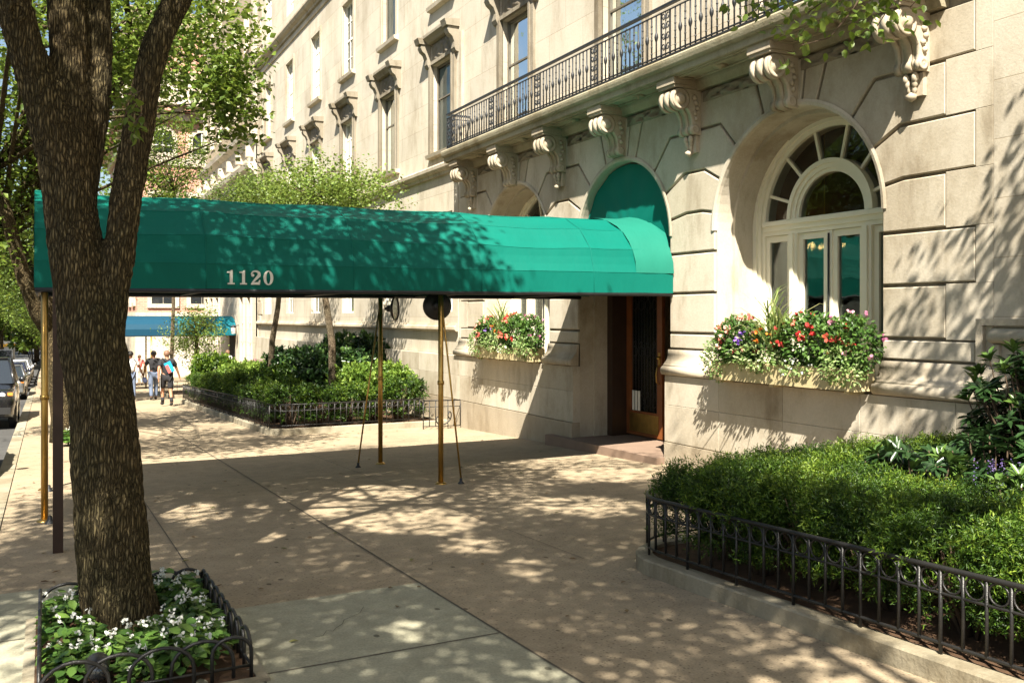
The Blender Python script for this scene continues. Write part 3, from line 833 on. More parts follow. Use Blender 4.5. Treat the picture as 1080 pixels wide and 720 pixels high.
# chandelier inside the right window
ch = thing('chandelier', 'small brass chandelier with lit candle bulbs inside the large arched window', 'chandelier', (10.4, 10.0, .95))
b = MB(); b.tube([(10.4,10.0,3.0),(10.4,10.0,.95)], .012, 6)
for k in range(6):
    t = 2*PI*k/6; d = Vector((math.cos(t), math.sin(t), 0))
    c0 = Vector((10.4,10.0,.95)); b.tube([c0, c0+d*.12+Vector((0,0,-.06)), c0+d*.24, c0+d*.25+Vector((0,0,.07))], .009, 6)
b.build('arm_frame', MT['brass'], ch)
for k in range(6):
    t = 2*PI*k/6; p = Vector((10.4+math.cos(t)*.25, 10.0+math.sin(t)*.25, 1.02))
    b = MB(); b.lathe([(.001,0),(.018,.02),(.016,.05),(.001,.09)], p, 8); b.build('bulb', MT['bulb'], ch)

# entrance: reveal floor, door, lobby
b = MB()
for q in (-1, 1):                                    # dark inner frame
    yy = 12.32+q*(RD-.06)
    b.box(8.86, 9.30, min(yy, yy-q*.16), max(yy, yy-q*.16), G(12.3), 2.5)
b.box(9.08, 9.34, 12.32-RD, 12.32+RD, .551, 2.6)
b.build('door_frame', MT['darkwood'], BL)
b = MB()
b.add([(9.34,10.9,-2.4),(13,10.9,-2.4),(13,13.7,-2.4),(9.34,13.7,-2.4),(9.34,10.9,2.6),(13,10.9,2.6),(13,13.7,2.6),(9.34,13.7,2.6)],
      [(0,1,2,3),(4,7,6,5),(0,4,5,1),(1,5,6,2),(2,6,7,3)])
b.build('lobby_interior', MT['lobby'], BL)
def door_leaf(name_parent, y0, y1, x, z0=-2.05, z1=.55):
    d = MB(); w = y1-y0
    d.box(x, x+.06, y0, y0+.14, z0, z1); d.box(x, x+.06, y1-.14, y1, z0, z1)
    d.box(x, x+.06, y0+.14, y1-.14, z0, z0+.42); d.box(x, x+.06, y0+.14, y1-.14, z1-.12, z1)
    do = d.build('door', MT['wood'], BL)
    g = MB()
    for i in range(9):
        yy = y0+.17+(w-.34)*i/8; g.tube([(x+.02,yy,z0+.42),(x+.02,yy,z1-.12)], .009, 6)
    for zc in (z0+.60, z0+1.45, z1-.35):
        for i in range(4):
            yy = y0+.14+(w-.28)*(i+.5)/4
            pts = [(x+.02, yy+.07*math.cos(t), zc+.09*math.sin(t)) for t in np.linspace(0, 2*PI, 15)]
            g.tube(pts, .007, 5, caps=False)
            pts = [(x+.02, yy+.05*(1-t)*math.cos(6*t), zc+.13+.05*(1-t)*math.sin(6*t)) for t in np.linspace(0, .9, 12)]
            g.tube(pts, .006, 5)
    g.build('door_grille', MT['iron'], do)
    p = MB(); p.box(x+.03, x+.036, y0+.14, y1-.14, z0+.42, z1-.12); p.build('door_glass', MT['glass'], do)
    k = MB(); k.box(x-.006, x-.001, y0+.10, y1-.10, z0+.06, z0+.38); k.build('kick_plate', MT['brass'], do)
    h = MB(); yh = y0+.07
    h.tube([(x-.0,yh,z0+.92),(x-.06,yh,z0+.95),(x-.07,yh,z0+1.08),(x-.05,yh,z0+1.2),(x,yh,z0+1.24)], .013, 8)
    h.box(x-.008, x-.001, yh-.03, yh+.03, z0+1.22, z0+1.45); h.lathe([(.001,-.05),(.028,-.04),(.03,-.02),(.01,0)], (x-.004,yh,z0+1.36), 12, 'x')
    h.build('handle', MT['brass'], do)
    return do
dl = door_leaf(BL, 12.36, 13.40, 9.16)
n_ = MB()
for i in range(3): n_.box(9.150, 9.156, 12.98+i*.085, 12.98+i*.085+.06, -1.62, -1.28)
n_.build('paper_notice', MT['white_paint'], dl)
b = MB(); b.box(9.16, 9.95, 11.20, 11.26, -2.05, .55); b.build('door', MT['wood'], BL)
b = MB()
b.add([(8.04,10.98,G(11)-.1),(9.9,10.98,G(11)-.1),(9.9,14.35,G(14)-.1),(8.04,14.35,G(14)-.1),(8.04,10.98,G(11)+.10),(9.9,10.98,-2.07),(9.9,14.35,-2.07),(8.04,14.35,-2.12),(8.04,12.6,-2.10),(8.04,12.6,G(12.6)-.1)],
      [(0,1,2,3),(5,6,7,8,4),(0,4,8,9),(9,8,7,3),(3,7,6,2),(0,1,5,4)])
b.build('entrance_step', MT['step'], BL)

# balcony
b = MB()
BY0, BY1 = 6.32, 18.36
FAS = [(8.34,3.20),(8.22,3.20),(8.20,3.24),(8.17,3.30),(8.16,3.345),(7.80,3.345),(7.80,3.36),(7.76,3.365),(7.755,3.455),(7.72,3.465),(7.70,3.49),(7.685,3.54),(7.68,3.575),(7.70,3.60),(8.36,3.615)]
b.prism(FAS, BY0, BY1, 'y')
bal = b.build('balcony', MT['balcony'], BL)
b = MB()
for i in range(6):                                  # soffit coffers, rosettes and the leaf frieze along the wall
    y0 = 6.68+1.88*i+.22; y1 = y0+1.44
    b.box(7.84, 8.13, y0, y0+.05, 3.325, 3.346); b.box(7.84, 8.13, y1-.05, y1, 3.325, 3.346)
    b.box(7.84, 7.89, y0+.05, y1-.05, 3.325, 3.346); b.box(8.08, 8.13, y0+.05, y1-.05, 3.325, 3.346)
    ym = (y0+y1)/2
    b.lathe([(.001,-.055),(.035,-.05),(.05,-.03),(.095,-.028),(.10,0)], (7.985, ym, 3.345), 12)
b.build('soffit_coffers', MT['balcony'], bal)
b = MB()
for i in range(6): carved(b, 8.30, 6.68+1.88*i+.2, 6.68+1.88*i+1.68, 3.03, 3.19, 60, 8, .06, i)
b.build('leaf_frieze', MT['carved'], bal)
def console_profile():
    pts = []
    c1 = Vector((7.94, 3.06)); r1 = .155
    for t in range(100, 300, 16): pts.append((c1.x + r1*math.cos(math.radians(t)), c1.y + r1*math.sin(math.radians(t))))
    pts += [(8.075,2.945),(8.135,2.86),(8.155,2.76)]
    c2 = Vector((8.20, 2.655)); r2 = .068
    for t in range(130, 300, 20): pts.append((c2.x + r2*math.cos(math.radians(t)), c2.y + r2*math.sin(math.radians(t))))
    pts += [(8.30,2.58),(8.31,3.21),(7.90,3.21)]
    return pts
CP = console_profile()
def console(y, drop):
    c = MB(); w = .17
    cx = 8.05; cz = 2.95
    for y0, y1, k in ((-.155,-.09,1.0),(-.09,-.05,.94),(-.05,.05,1.0),(.05,.09,.94),(.09,.155,1.0)):
        pr = [(8.31+(px-8.31)*k, pz + (0 if pz > 3.2 else (.01 if k < 1 else 0))) for px, pz in CP]
        c.prism(pr, y+y0, y+y1, 'y', 0, True)
    c.box(7.81, 8.31, y-.185, y+.185, 3.212, 3.25); c.box(7.79, 8.31, y-.20, y+.20, 3.252, 3.343)
    for s_ in (-1, 1):
        c.lathe([(.15,0),(.15,.012),(.12,.02),(.11,.004),(.075,.004),(.07,.03),(.03,.045),(.001,.04)] if s_ > 0 else
                [(.15,0),(.15,-.012),(.12,-.02),(.11,-.004),(.075,-.004),(.07,-.03),(.03,-.045),(.001,-.04)], (7.945, y+s_*.156, 3.06), 18, 'y')
        c.lathe([(.07,0),(.07,.012*s_),(.04,.016*s_),(.03,.004*s_),(.001,.02*s_)], (8.20, y+s_*.156, 2.655), 14, 'y')
        for k in range(5):                        # acanthus lumps on the cheek
            c.lathe([(.001,-.02),(.05-.004*k,-.0),(.03,.03*s_),(.001,.035*s_)], (8.14+.022*(k%3)+.05, y+s_*.150, 3.10-.075*k), 8, 'y')
    if drop:
        c.box(8.24, 8.31, y-.12, y+.12, 2.34, 2.58)
        for k in range(4):
            for s_ in (-1, 1):
                c.lathe([(.001,-.06),(.04-.006*k,-.02),(.035-.006*k,.03),(.001,.07)], (8.20+.01*k, y+s_*(.055-.012*k), 2.53-.055*k), 8)
        c.lathe([(.001,-.05),(.05,-.02),(.06,.02),(.001,.06)], (8.21, y, 2.33), 10)
    c.build('console_bracket', MT['trim'], bal)
for i in range(7): console(6.68+1.88*i, i % 2 == 0)
# railing
b = MB(); XR = 7.80
for z0, z1, hx in ((4.37, 4.405, .028), (4.30, 4.315, .012), (3.70, 3.715, .014), (3.655, 3.675, .02)):
    b.box(XR-hx, XR+hx, BY0+.08, BY1-.08, z0, z1)
    b.box(XR+hx, 8.34, BY1-.08-2*hx, BY1-.08, z0, z1)
rl = b.build('railing', MT['rail'], bal)
def baluster(y, x=XR, k=0):
    q = MB()
    q.tube([(x,y,3.675),(x,y,4.30)], .0115, 6)
    zc = 4.0 if k % 2 == 0 else 0
    if zc: q.lathe([(.0115,-.07),(.026,-.03),(.031,0),(.026,.03),(.0115,.07)], (x,y,zc), 6)
    else:
        for z in (3.78, 3.88, 3.98, 4.08, 4.18): q.lathe([(.0115,-.014),(.019,0),(.0115,.014)], (x,y,z), 6)
    q.build('baluster', MT['rail'], rl)
def scroll_panel(y0, y1, x=XR):
    q = MB(); ym = (y0+y1)/2; hw = (y1-y0)/2
    q.box(x-.011, x+.011, y0, y0+.018, 3.68, 4.30); q.box(x-.011, x+.011, y1-.018, y1, 3.68, 4.30)
    for zc in (3.80, 3.95, 4.10, 4.23):
        for s_ in (-1, 1):
            pts = [(x, ym+s_*(hw*.45 + .045*(1-.8*t)*math.cos(7*t)), zc+.062*(1-.75*t)*math.sin(7*t)) for t in np.linspace(0, 1, 16)]
            q.tube(pts, .0085, 5)
        q.tube([(x,ym,zc-.06),(x,ym-.02,zc),(x,ym,zc+.06),(x,ym+.02,zc),(x,ym,zc-.06)], .008, 5)
    q.tube([(x,ym,3.68),(x,ym,4.30)], .007, 5)
    q.build('scroll_panel', MT['rail'], rl)
kk = 0
for i in range(7):
    yc = 6.68+1.88*i
    scroll_panel(yc-.11, yc+.11)
    if i < 6:
        for j in range(14):
            baluster(yc+.11+(1.88-.22)*(j+1)/15, k=kk); kk += 1
scroll_panel(18.10, 18.28)
for j in range(4): baluster(BY1-.11, XR+.1+.11*j, j)

# ------------------------------------------------------------------ green entrance canopy
CAN = thing('entrance_canopy', 'long green canvas entrance canopy numbered 1120 on brass poles', 'canopy', (4.0, 12.2, G(12.2)))
CY, CH = 12.20, 1.30
X0c, X1c = -.10, 8.28
def zc(x): return .313 + .0045*x
SEG = 8
def can_profile(x, k=1.0):
    z0 = zc(x)
    pr = [(CY-CH, z0), (CY-CH, z0+.29)]
    for i in range(1, SEG): 
        t = PI*i/SEG; pr.append((CY-CH*math.cos(t), z0+.29+.90*k*math.sin(t)))
    pr += [(CY+CH, z0+.29), (CY+CH, z0)]
    return pr
b = MB(); NX = 90; rows = []
for i in range(NX+1):
    x = X0c+(X1c-X0c)*i/NX
    ph = ((x-X0c) % 1.75)/1.75; sag = .026*math.sin(PI*ph)*max(0, min(1, (7.5-x)/.6))
    pr = can_profile(x)
    row = []
    for j, (py, pz) in enumerate(pr):
        w = 0 if j in (0, 1, len(pr)-1, len(pr)-2) else sag
        wr = .007*mnoise.noise(Vector((x*1.9, j*.9, 0))) + (.006*math.sin(x*2.9)*mnoise.noise(Vector((x*.8, 5, 0))) if j in (0, 1) else 0)
        row.append((x, py + (CY-py)*w*.6 + wr, pz - w + wr))
    rows.append(row)
n = len(rows[0])
# subdivide each facet so it can drape a little between the bars
vs = []; per = 3; cols = None
for row in rows:
    out = []
    for j in range(n-1):
        for q in range(per):
            t = q/per
            p = Vector(row[j]).lerp(Vector(row[j+1]), t)
            if q and 0 < j < n-2:
                d = (Vector((p.x, CY, zc(p.x)+.3))-p).normalized(); p = p + d*.012*math.sin(PI*t)
            out.append(tuple(p))
    out.append(row[-1]); vs += out; cols = len(out)
fs = [(i*cols+j, i*cols+j+1, (i+1)*cols+j+1, (i+1)*cols+j) for i in range(NX) for j in range(cols-1)]
b.add(vs, fs, 0, False)
cover = b.build('canopy_cover', MT['green'], CAN, recalc=False)
# front valance across the street end
b = MB()
pr = can_profile(X0c)
b.add([(X0c+.004,p[0],p[1]) for p in pr], [tuple(range(len(pr)))])
b.build('street_end_panel', MT['green'], cover)
# seams: raised stitched strips
b = MB()
def off(p, c, d):
    v = (Vector(p)-Vector(c)); v.normalize(); return Vector(p)+v*d
for i in range(1, 5):
    x = X0c+1.75*i
    pr = can_profile(x); pts = [Vector((x,)+p) for p in pr]
    b.tube([off(p, (x,CY,zc(x)+.2), .001) for p in pts], .0035, 5)
for j in range(1, SEG+2):
    pts = []
    for i in range(0, NX+1, 3):
        x = X0c+(X1c-X0c)*i/NX; p = Vector(rows[i][j]); pts.append(off(p, (x,CY,zc(x)+.2), .001))
    b.tube(pts, .0035, 5)
b.build('seam', MT['green_seam'], cover)
# frame under the canvas
b = MB()
for yy in (CY-CH+.02, CY+CH-.02):
    b.tube([(X0c+.02,yy,zc(0)-.02),(X1c-.02,yy,zc(8)-.02)], .028, 8)
b.tube([(X0c+.03,CY-CH,zc(0)-.02),(X0c+.03,CY+CH,zc(0)-.02)], .026, 8)
for x in np.arange(X0c+.05, 8.2, 1.75):
    pts = [(x,)+tuple(Vector(p).lerp(Vector((CY, zc(x))), .03)) for p in can_profile(x)]
    b.tube(pts, .014, 6)
    b.tube([(x,CY-CH,zc(x)-.02),(x,CY+CH,zc(x)-.02)], .014, 6)
b.build('frame', MT['rail'], CAN)
# collar where the canvas meets the wall and the canvas filling the arch above
b = MB(); vs = []; K = 5
for q in range(K):
    x = 7.62+.66*q/(K-1); grow = (.004, .012, .014, .018, .05)[q]
    for i in range(17):
        t = PI*i/16*.92
        rr = .003*math.sin(i*1.9+q*1.3)+.002*math.sin(i*4.1-q)
        vs.append((x, CY-(CH+grow*.45+rr)*math.cos(t), zc(x)+.29+(.90+grow+rr)*math.sin(t)))
b.add(vs, [(q*17+i, q*17+i+1, (q+1)*17+i+1, (q+1)*17+i) for q in range(K-1) for i in range(16)], 0, True)
pr = can_profile(X1c); vs = []
for x in (8.27, 8.45): vs += [(x, min(max(py, 11.035), 13.60), pz) for py, pz in pr]
n = len(pr); b.add(vs, [(i, i+1, n+i+1, n+i) for i in range(n-1)])
b.build('wall_collar', MT['green_faded'], cover)
b = MB()
path = arc(12.32, RD-.03, 0, 180, 30); nr = 9; vs = []
for k in range(nr):
    f_ = k/(nr-1)
    for (py, pz) in path:
        y_, z_ = 12.32+(py-12.32)*(1-f_*.999), (ZS+(pz-ZS)*(1-f_)) 
        dx = .02*math.sin(math.atan2(pz-ZS, py-12.32)*14)*(1-f_)*.6 + .03*math.sin(PI*f_)
        vs.append((8.42+dx, y_, z_))
n = len(path)
b.add(vs, [(k*n+i, k*n+i+1, (k+1)*n+i+1, (k+1)*n+i) for k in range(nr-1) for i in range(n-1)], 0, True)
b.add([(8.425,12.32-RD+.03,.45),(8.425,12.32+RD-.03,.45),(8.425,12.32+RD-.03,ZS),(8.425,12.32-RD+.03,ZS)], [(0,1,2,3)])
b.build('arch_infill', MT['green'], cover)
# the number on the valance
def glyph_digits():
    """serif numerals in a unit box (height 1); returns lists of polygons in (x,z)"""
    one = [[(.14,0),(.62,0),(.62,.09),(.48,.11),(.48,1.0),(.38,1.0),(.30,.92),(.10,.90),(.10,.80),(.28,.80),(.28,.11),(.14,.09)]]
    zero = []
    N = 28
    for i in range(N):
        a0, a1 = 2*PI*i/N, 2*PI*(i+1)/N
        o = lambda a: (.36+.35*math.cos(a), .5+.52*math.sin(a))
        q = lambda a: (.36+.145*math.cos(a), .5+.44*math.sin(a))
        zero.append([o(a0), o(a1), q(a1), q(a0)])
    two = []
    def ribbon(pts, ws):
        P = [Vector(p) for p in pts]; L = []; R = []
        for i, p in enumerate(P):
            t = (P[min(i+1,len(P)-1)]-P[max(i-1,0)]).normalized(); nn = Vector((-t.y, t.x))
            L.append(p+nn*ws[i]/2); R.append(p-nn*ws[i]/2)
        for i in range(len(P)-1): two.append([tuple(L[i]), tuple(L[i+1]), tuple(R[i+1]), tuple(R[i])])
    pts = []; ws = []
    for i in range(15):
        a = math.radians(185-205*i/14); pts.append((.35+.27*math.cos(a), .72+.235*math.sin(a))); ws.append(.07+.15*(i/14)**1.3)
    for i in range(1, 9):
        s_ = i/8; pts.append((.60-.48*s_**.9, .62-.52*s_)); ws.append(.21-.12*s_)
    ribbon(pts, ws)
    two.append([(.05,0),(.66,0),(.70,.34),(.62,.34),(.56,.19),(.30,.17),(.12,.13),(.05,.06)])
    two.append([(.17+.105*math.cos(t), .66+.10*math.sin(t)) for t in np.linspace(0, 2*PI, 15)[:-1]])
    return {'1': one, '2': two, '0': zero}
GD = glyph_digits(); H_ = .165
xs = {'a': (1.865, '1'), 'b': (2.005, '1'), 'c': (2.145, '2'), 'd': (2.295, '0')}
for key, (x0, dch) in xs.items():
    b = MB(); yb = CY-CH-.012 - (.006 if dch == '2' else 0)
    for k, poly in enumerate(GD[dch]):
        pp = [(x0+px*H_, zc(2)+.055+pz*H_*1.0) for px, pz in poly]
        vs = [(p[0], yb-.0004*(k%3), p[1]) for p in pp] + [(p[0], CY-CH-.003, p[1]) for p in pp]
        m_ = len(pp); b.add(vs, [tuple(range(m_)), tuple(reversed(range(m_, 2*m_)))] + [(i, (i+1)%m_, m_+(i+1)%m_, m_+i) for i in range(m_)])
    b.build('numeral', MT['white_paint'], cover)
# brass poles, stays and lamps
def pole(x, y, top):
    b = MB(); g = G(y)
    b.tube([(x,y,g),(x,y,top-.05)], .035, 12)
    b.lathe([(.035,0),(.045,.0),(.045,.05),(.035,.05)], (x,y,g+1.30), 12)
    o = b.build('pole', MT['brass'], CAN)
    f = MB(); f.lathe([(.001,.03),(.05,.028),(.075,.012),(.08,.002)], (x,y,g), 14); f.build('pole_foot', MT['brass'], o)
    return o
for x, y in ((0.0, CY-CH+.05), (0.0, CY+CH-.05), (4.62, CY-CH+.14), (4.62, CY+CH-.05)):
    po = pole(x, y, zc(x))
    s_ = MB(); dx = .30 if x > 1 else .10
    dy = -.28 if x > 1 and y < CY else (.28 if y > CY else -.25)
    if x > 1: 
        s_.tube([(x+.02,y,zc(x)-.2),(x+dx*.8,y+dy*.4,G(y+dy*.4)+.06)] if y < CY else [(x-.02,y,zc(x)-.2),(x-.42,y-.2,G(y-.2)+.06)], .013, 8)
        e = (x+dx*.8,y+dy*.4,G(y+dy*.4)) if y < CY else (x-.42,y-.2,G(y-.2))
        s_.build('stay', MT['brass'], po)
        a_ = MB(); a_.lathe([(.001,.075),(.018,.07),(.02,.03),(.04,.012),(.045,.0)], e, 10); a_.build('stay_anchor', MT['rail'], po)
    else:
        a_ = MB(); a_.lathe([(.001,.09),(.02,.08),(.024,.04),(.05,.02),(.055,.0)], (x+.05,y-.18,G(y-.18)), 10); a_.build('stay_anchor', MT['rail'], po)
def pole_lamp(c, face):
    """round black heat lamp clamped to a pole: c centre of the disc, face = horizontal unit vector it looks along"""
    c = Vector(c); fx = Vector(face).normalized(); up = Vector((0,0,1)); sd = fx.cross(up)
    b = MB(); n = 28; prof = [(.03,-.13),(.05,-.12),(.055,-.07),(.09,-.05),(.155,-.025),(.185,.0),(.192,.02),(.182,.022),(.16,.004)]
    vs = []
    for r, h in prof:
        for j in range(n):
            t = 2*PI*j/n; vs.append(c + fx*h + (sd*math.cos(t)+up*math.sin(t))*r)
    b.add(vs, [(i*n+j, i*n+(j+1)%n, (i+1)*n+(j+1)%n, (i+1)*n+j) for i in range(len(prof)-1) for j in range(n)] + [tuple(range(n))], 0, True)
    b.tube([c-fx*.10, c-fx*.16], .022, 8)
    o = b.build('lamp', MT['iron'], CAN)
    d = MB(); vs = [c + fx*.006 + (sd*math.cos(2*PI*j/n)+up*math.sin(2*PI*j/n))*.165 for j in range(n)]
    d.add(vs, [tuple(range(n))]); d.build('lamp_face', MT['mirror_glass'], o)
pole_lamp((4.64, CY-CH+.14+.17, zc(4.6)-.19), (.35, .93, 0))
pole_lamp((4.80, CY+CH-.20, zc(4.6)-.21), (.80, -.6, 0))

# dark post in front of the canopy
sp = thing('sign_post', 'dark brown square steel post standing just behind the tree trunk', 'post', (.107, 9.18, G(9.18)))
b = MB(); b.box(.065, .15, 9.14, 9.22, G(9.18)-.05, 1.35); b.build('post', MT['sign_post'], sp)
b = MB(); b.box(.052, .064, 9.06, 9.30, .75, 1.30); b.build('sign_plate', MT['rail'], sp)

# ------------------------------------------------------------------ skin / remesh helpers
def evaluated_mesh(o, name):
    dg = bpy.context.evaluated_depsgraph_get()
    me = bpy.data.meshes.new_from_object(o.evaluated_get(dg)); me.name = name
    return me
def skin_mesh(name, pts, eds, rad, sub=2, root=0):
    me = bpy.data.meshes.new(name+'_cage'); me.from_pydata([tuple(p) for p in pts], eds, []); me.update()
    o = bpy.data.objects.new(name+'_cage', me); COL.objects.link(o)
    o.modifiers.new('s', 'SKIN')
    sv = me.skin_vertices[0].data
    for i, r in enumerate(rad):
        sv[i].radius = (r, r) if not isinstance(r, tuple) else r
        sv[i].use_root = (i == root)
    sm = o.modifiers.new('u', 'SUBSURF'); sm.levels = sub; sm.render_levels = sub
    out = evaluated_mesh(o, name)
    bpy.data.objects.remove(o); bpy.data.meshes.remove(me)
    for p in out.polygons: p.use_smooth = True
    return out

# ------------------------------------------------------------------ the big street tree
T1 = thing('street_tree', 'big fissured brown trunk forking into heavy limbs at the left, rising from a planted pit', 'tree', (.43, 6.2, G(6.2)))
DT = 5.72
def limb(b, pts, n=20, D=DT, k=5):
    """pts: (u, v, radius px, depth offset) -> smooth tube"""
    P = [at(u, v, D+d) for u, v, r, d in pts]; R = [r*D/F for u, v, r, d in pts]
    PP = []; RR = []
    for i in range(len(P)-1):
        p0, p1, p2, p3 = P[max(i-1,0)], P[i], P[i+1], P[min(i+2,len(P)-1)]
        for j in range(k):
            t = j/k
            q = .5*((2*p1)+(p2-p0)*t+(2*p0-5*p1+4*p2-p3)*t*t+(3*p1-p0-3*p2+p3)*t**3)
            PP.append(q); RR.append(R[i]+(R[i+1]-R[i])*(3*t*t-2*t**3))
    PP.append(P[-1]); RR.append(R[-1])
    b.tube(PP, RR, n)
    return PP
tb = MB()
limb(tb, [(131,725,52,0),(131,690,47,0),(130,668,43,0),(126,640,38.5,0),(121,590,36.5,0),(113,500,34,0),(105,410,33,0),(96,350,32,0),(87,300,29.5,0),(79,255,27.5,0),(73,200,26,.04),(72,140,19,.08),(73,90,8,.12)], 28)
limb(tb, [(80,275,22,0),(70,200,24,-.02),(54,133,22,-.05),(33,67,19,-.10),(14,0,17.5,-.16),(-10,-90,15,-.2),(-40,-230,12,-.1),(-90,-420,8,.3)])
limb(tb, [(80,260,23,.0),(76,180,22,.02),(73,110,20.5,.06),(71,40,19.5,.1),(70,-40,18,.16),(66,-160,15,.3),(80,-330,11,.5),(60,-500,7,.6)])
limb(tb, [(84,290,15,.05),(87,220,14,.10),(95,160,14,.16),(102,110,13.5,.2),(105,50,13,.25),(106,-40,12.5,.3),(120,-170,10,.5),(160,-330,7,.9)])
limb(tb, [(108,410,17,.0),(114,360,17,.0),(120,315,16,.01),(126,270,16.5,.02),(132,225,17,.05),(139,175,17.5,.1),(147,130,17,.14),(158,70,15.5,.18),(176,20,14.5,.24),(205,-30,14,.32),(260,-100,12,.5),(330,-190,10,.8),(430,-300,7,1.3)])
cage = tb.build('bark_cage', None)
md = cage.modifiers.new('r', 'REMESH'); md.mode = 'VOXEL'; md.voxel_size = .0125
md2 = cage.modifiers.new('sm', 'SMOOTH'); md2.iterations = 6; md2.factor = .5
me = evaluated_mesh(cage, 'trunk'); bpy.data.objects.remove(cage)
nv = len(me.vertices); co = np.empty(nv*3, np.float32); me.vertices.foreach_get('co', co); co = co.reshape(-1,3)
no = np.empty(nv*3, np.float32); me.vertices.foreach_get('normal', no); no = no.reshape(-1,3)
disp = np.empty(nv)
for i in range(nv):
    x, y, z = co[i]
    w = mnoise.noise(Vector((x*4, y*4, z*3)))
    a = mnoise.noise(Vector((x*46+w*1.8, y*46+w*1.8, z*6.0)))
    c = mnoise.noise(Vector((x*13-w, y*13+w, z*2.2+7)))
    e = mnoise.noise(Vector((x*3, y*3, z*2)))
    r = 1-abs(a)*2.2
    k2 = 1-abs(mnoise.noise(Vector((x*17+w*2, y*17+w*2, z*2.6+3))))*2.4
    disp[i] = -.010*max(0, r)**2 - .010*max(0, k2)**3 + .006*c + .017*e
co = co + no*disp[:,None]
o_ = origin_of(T1); co = co - np.array([o_.x,o_.y,o_.z])
me.vertices.foreach_set('co', co.astype(np.float32).ravel())
for p in me.polygons: p.use_smooth = True
me.materials.clear(); me.materials.append(MT['bark'])
trunk1 = link_mesh('trunk', me, None, T1)
# pruning scar: the ring on the left limb
b = MB(); kc = at(18, 12, DT-.235); tow = (-kc).normalized()
sd = tow.cross(Vector((0,0,1))).normalized(); up = sd.cross(tow)
pts = [kc + (sd*math.cos(t)*.042+up*math.sin(t)*.048) for t in np.linspace(0, 2*PI, 21)]
b.tube(pts, .014, 8, caps=False)
vs = [kc - tow*.004 + (sd*math.cos(t)*.042+up*math.sin(t)*.048) for t in np.linspace(0, 2*PI, 21)[:-1]]
b.add(vs, [tuple(range(20))])
b.build('pruning_scar', MT['bark'], T1)

def in_frame(P, mu=40, mv=30):
    D = P[:,0]*SN+P[:,1]*CS
    Dm = np.maximum(D, .05)
    u = UV0+F*(P[:,0]*CS-P[:,1]*SN)/Dm; v = VH-F*P[:,2]/Dm
    return (D > .05) & (u > -mu) & (u < 1080+mu) & (v > -mv) & (v < 720+mv), u, v
def leaves_around(C, per, sig, L, parent, m, name='crown', shape='diamond', droop=.35, reject=None, tint_lo=0., tint_hi=1., flat=.6):
    n = len(C)*per
    P = np.repeat(C, per, axis=0) + RNG.normal(size=(n,3))*np.array(sig)
    if reject is not None:
        P = P[~reject(P)]; n = len(P)
    D = rand_unit(n); D[:,2] = D[:,2]*.5 - droop
    N = rand_unit(n)*(1-flat) + np.array([0,0,1])*flat + rand_unit(n)*.25
    L_ = L*(.65+.6*RNG.random(n))
    tint = tint_lo+(tint_hi-tint_lo)*RNG.random(n)
    return leaf_mesh(name, P, D, N, L_, L_*.72, m, parent, shape, tint)
def ellipsoid_pts(c, r, n, shell=.45):
    d = rand_unit(n); q = (shell + (1-shell)*RNG.random(n))[:,None]
    return np.array(c)+d*q*np.array(r)
def branches(parent, starts, targets, r0=.05, name='branch', m=None):
    b = MB()
    for t in targets:
        s_ = starts[int(RNG.integers(len(starts)))] if len(starts) > 1 else starts[0]
        s_, t = Vector(s_), Vector(t)
        mid = s_.lerp(t, .5) + Vector((RNG.normal()*.25, RNG.normal()*.25, .35))
        b.tube([s_, s_.lerp(mid,.5)+Vector((0,0,.08)), mid, mid.lerp(t,.6), t], [r0, r0*.8, r0*.55, r0*.35, r0*.12], 6)
    return b.build(name, m or MT['bark'], parent)

def crown_reject(P):
    """a high-limbed crown: nothing hangs low over the pavement between canopy and camera"""
    f, u, v = in_frame(P)
    return f
SUNNY = [(205,541,34,13),(345,536,24,9),(437,551,80,13),(403,518,52,10),(617,533,72,11),(280,563,24,9),(430,663,28,11),(640,500,60,9),(60,505,40,16),(500,575,40,10),(555,598,34,10)]
def sunny(P):
    """leaves that would shade the open patches of pavement: the crown has holes there"""
    t = P[:,2]+2.05
    X, Y = P[:,0]+.43*t, P[:,1]+.68*t
    t = P[:,2]+1.8+SLOPE*Y; X, Y = P[:,0]+.43*t, P[:,1]+.68*t
    D = X*SN+Y*CS; D = np.maximum(D, .3)
    u = UV0+F*(X*CS-Y*SN)/D; v = VH+F*(1.8+SLOPE*Y)/D
    w = np.array([mnoise.noise(Vector((a*2.2, b_*2.2, c*2.2))) for a, b_, c in zip(X, Y, P[:,2]*.3)])
    out = np.zeros(len(P), bool)
    for cu, cv, ru, rv in SUNNY:
        out |= (((u-cu)/ru)**2+((v-cv)/rv)**2 < 1+.9*w) & (P[:,2] > 1)
    return out & (RNG.random(len(P)) < .84)
C1 = np.concatenate([ellipsoid_pts((1.2, 4.2, 6.4), (2.9, 2.8, 2.5), 125), ellipsoid_pts((.3, 7.0, 6.6), (2.4, 2.4, 2.6), 120), ellipsoid_pts((-2.2, 6.4, 6.2), (1.6, 1.7, 1.6), 90), ellipsoid_pts((2.4, 2.6, 5.9), (1.6, 1.5, 1.2), 34)])
keep = ~crown_reject(C1); C1 = C1[keep]
tips = [at(-90,-420,DT+.3), at(60,-500,DT+.6), at(160,-330,DT+.9), at(430,-300,DT+1.3), at(66,-160,DT+.3)]
branches(T1, tips, C1[::7], .05)
leaves_around(C1, 135, (.34,.34,.22), .10, T1, MT['leaf'], reject=lambda P: crown_reject(P) | sunny(P))
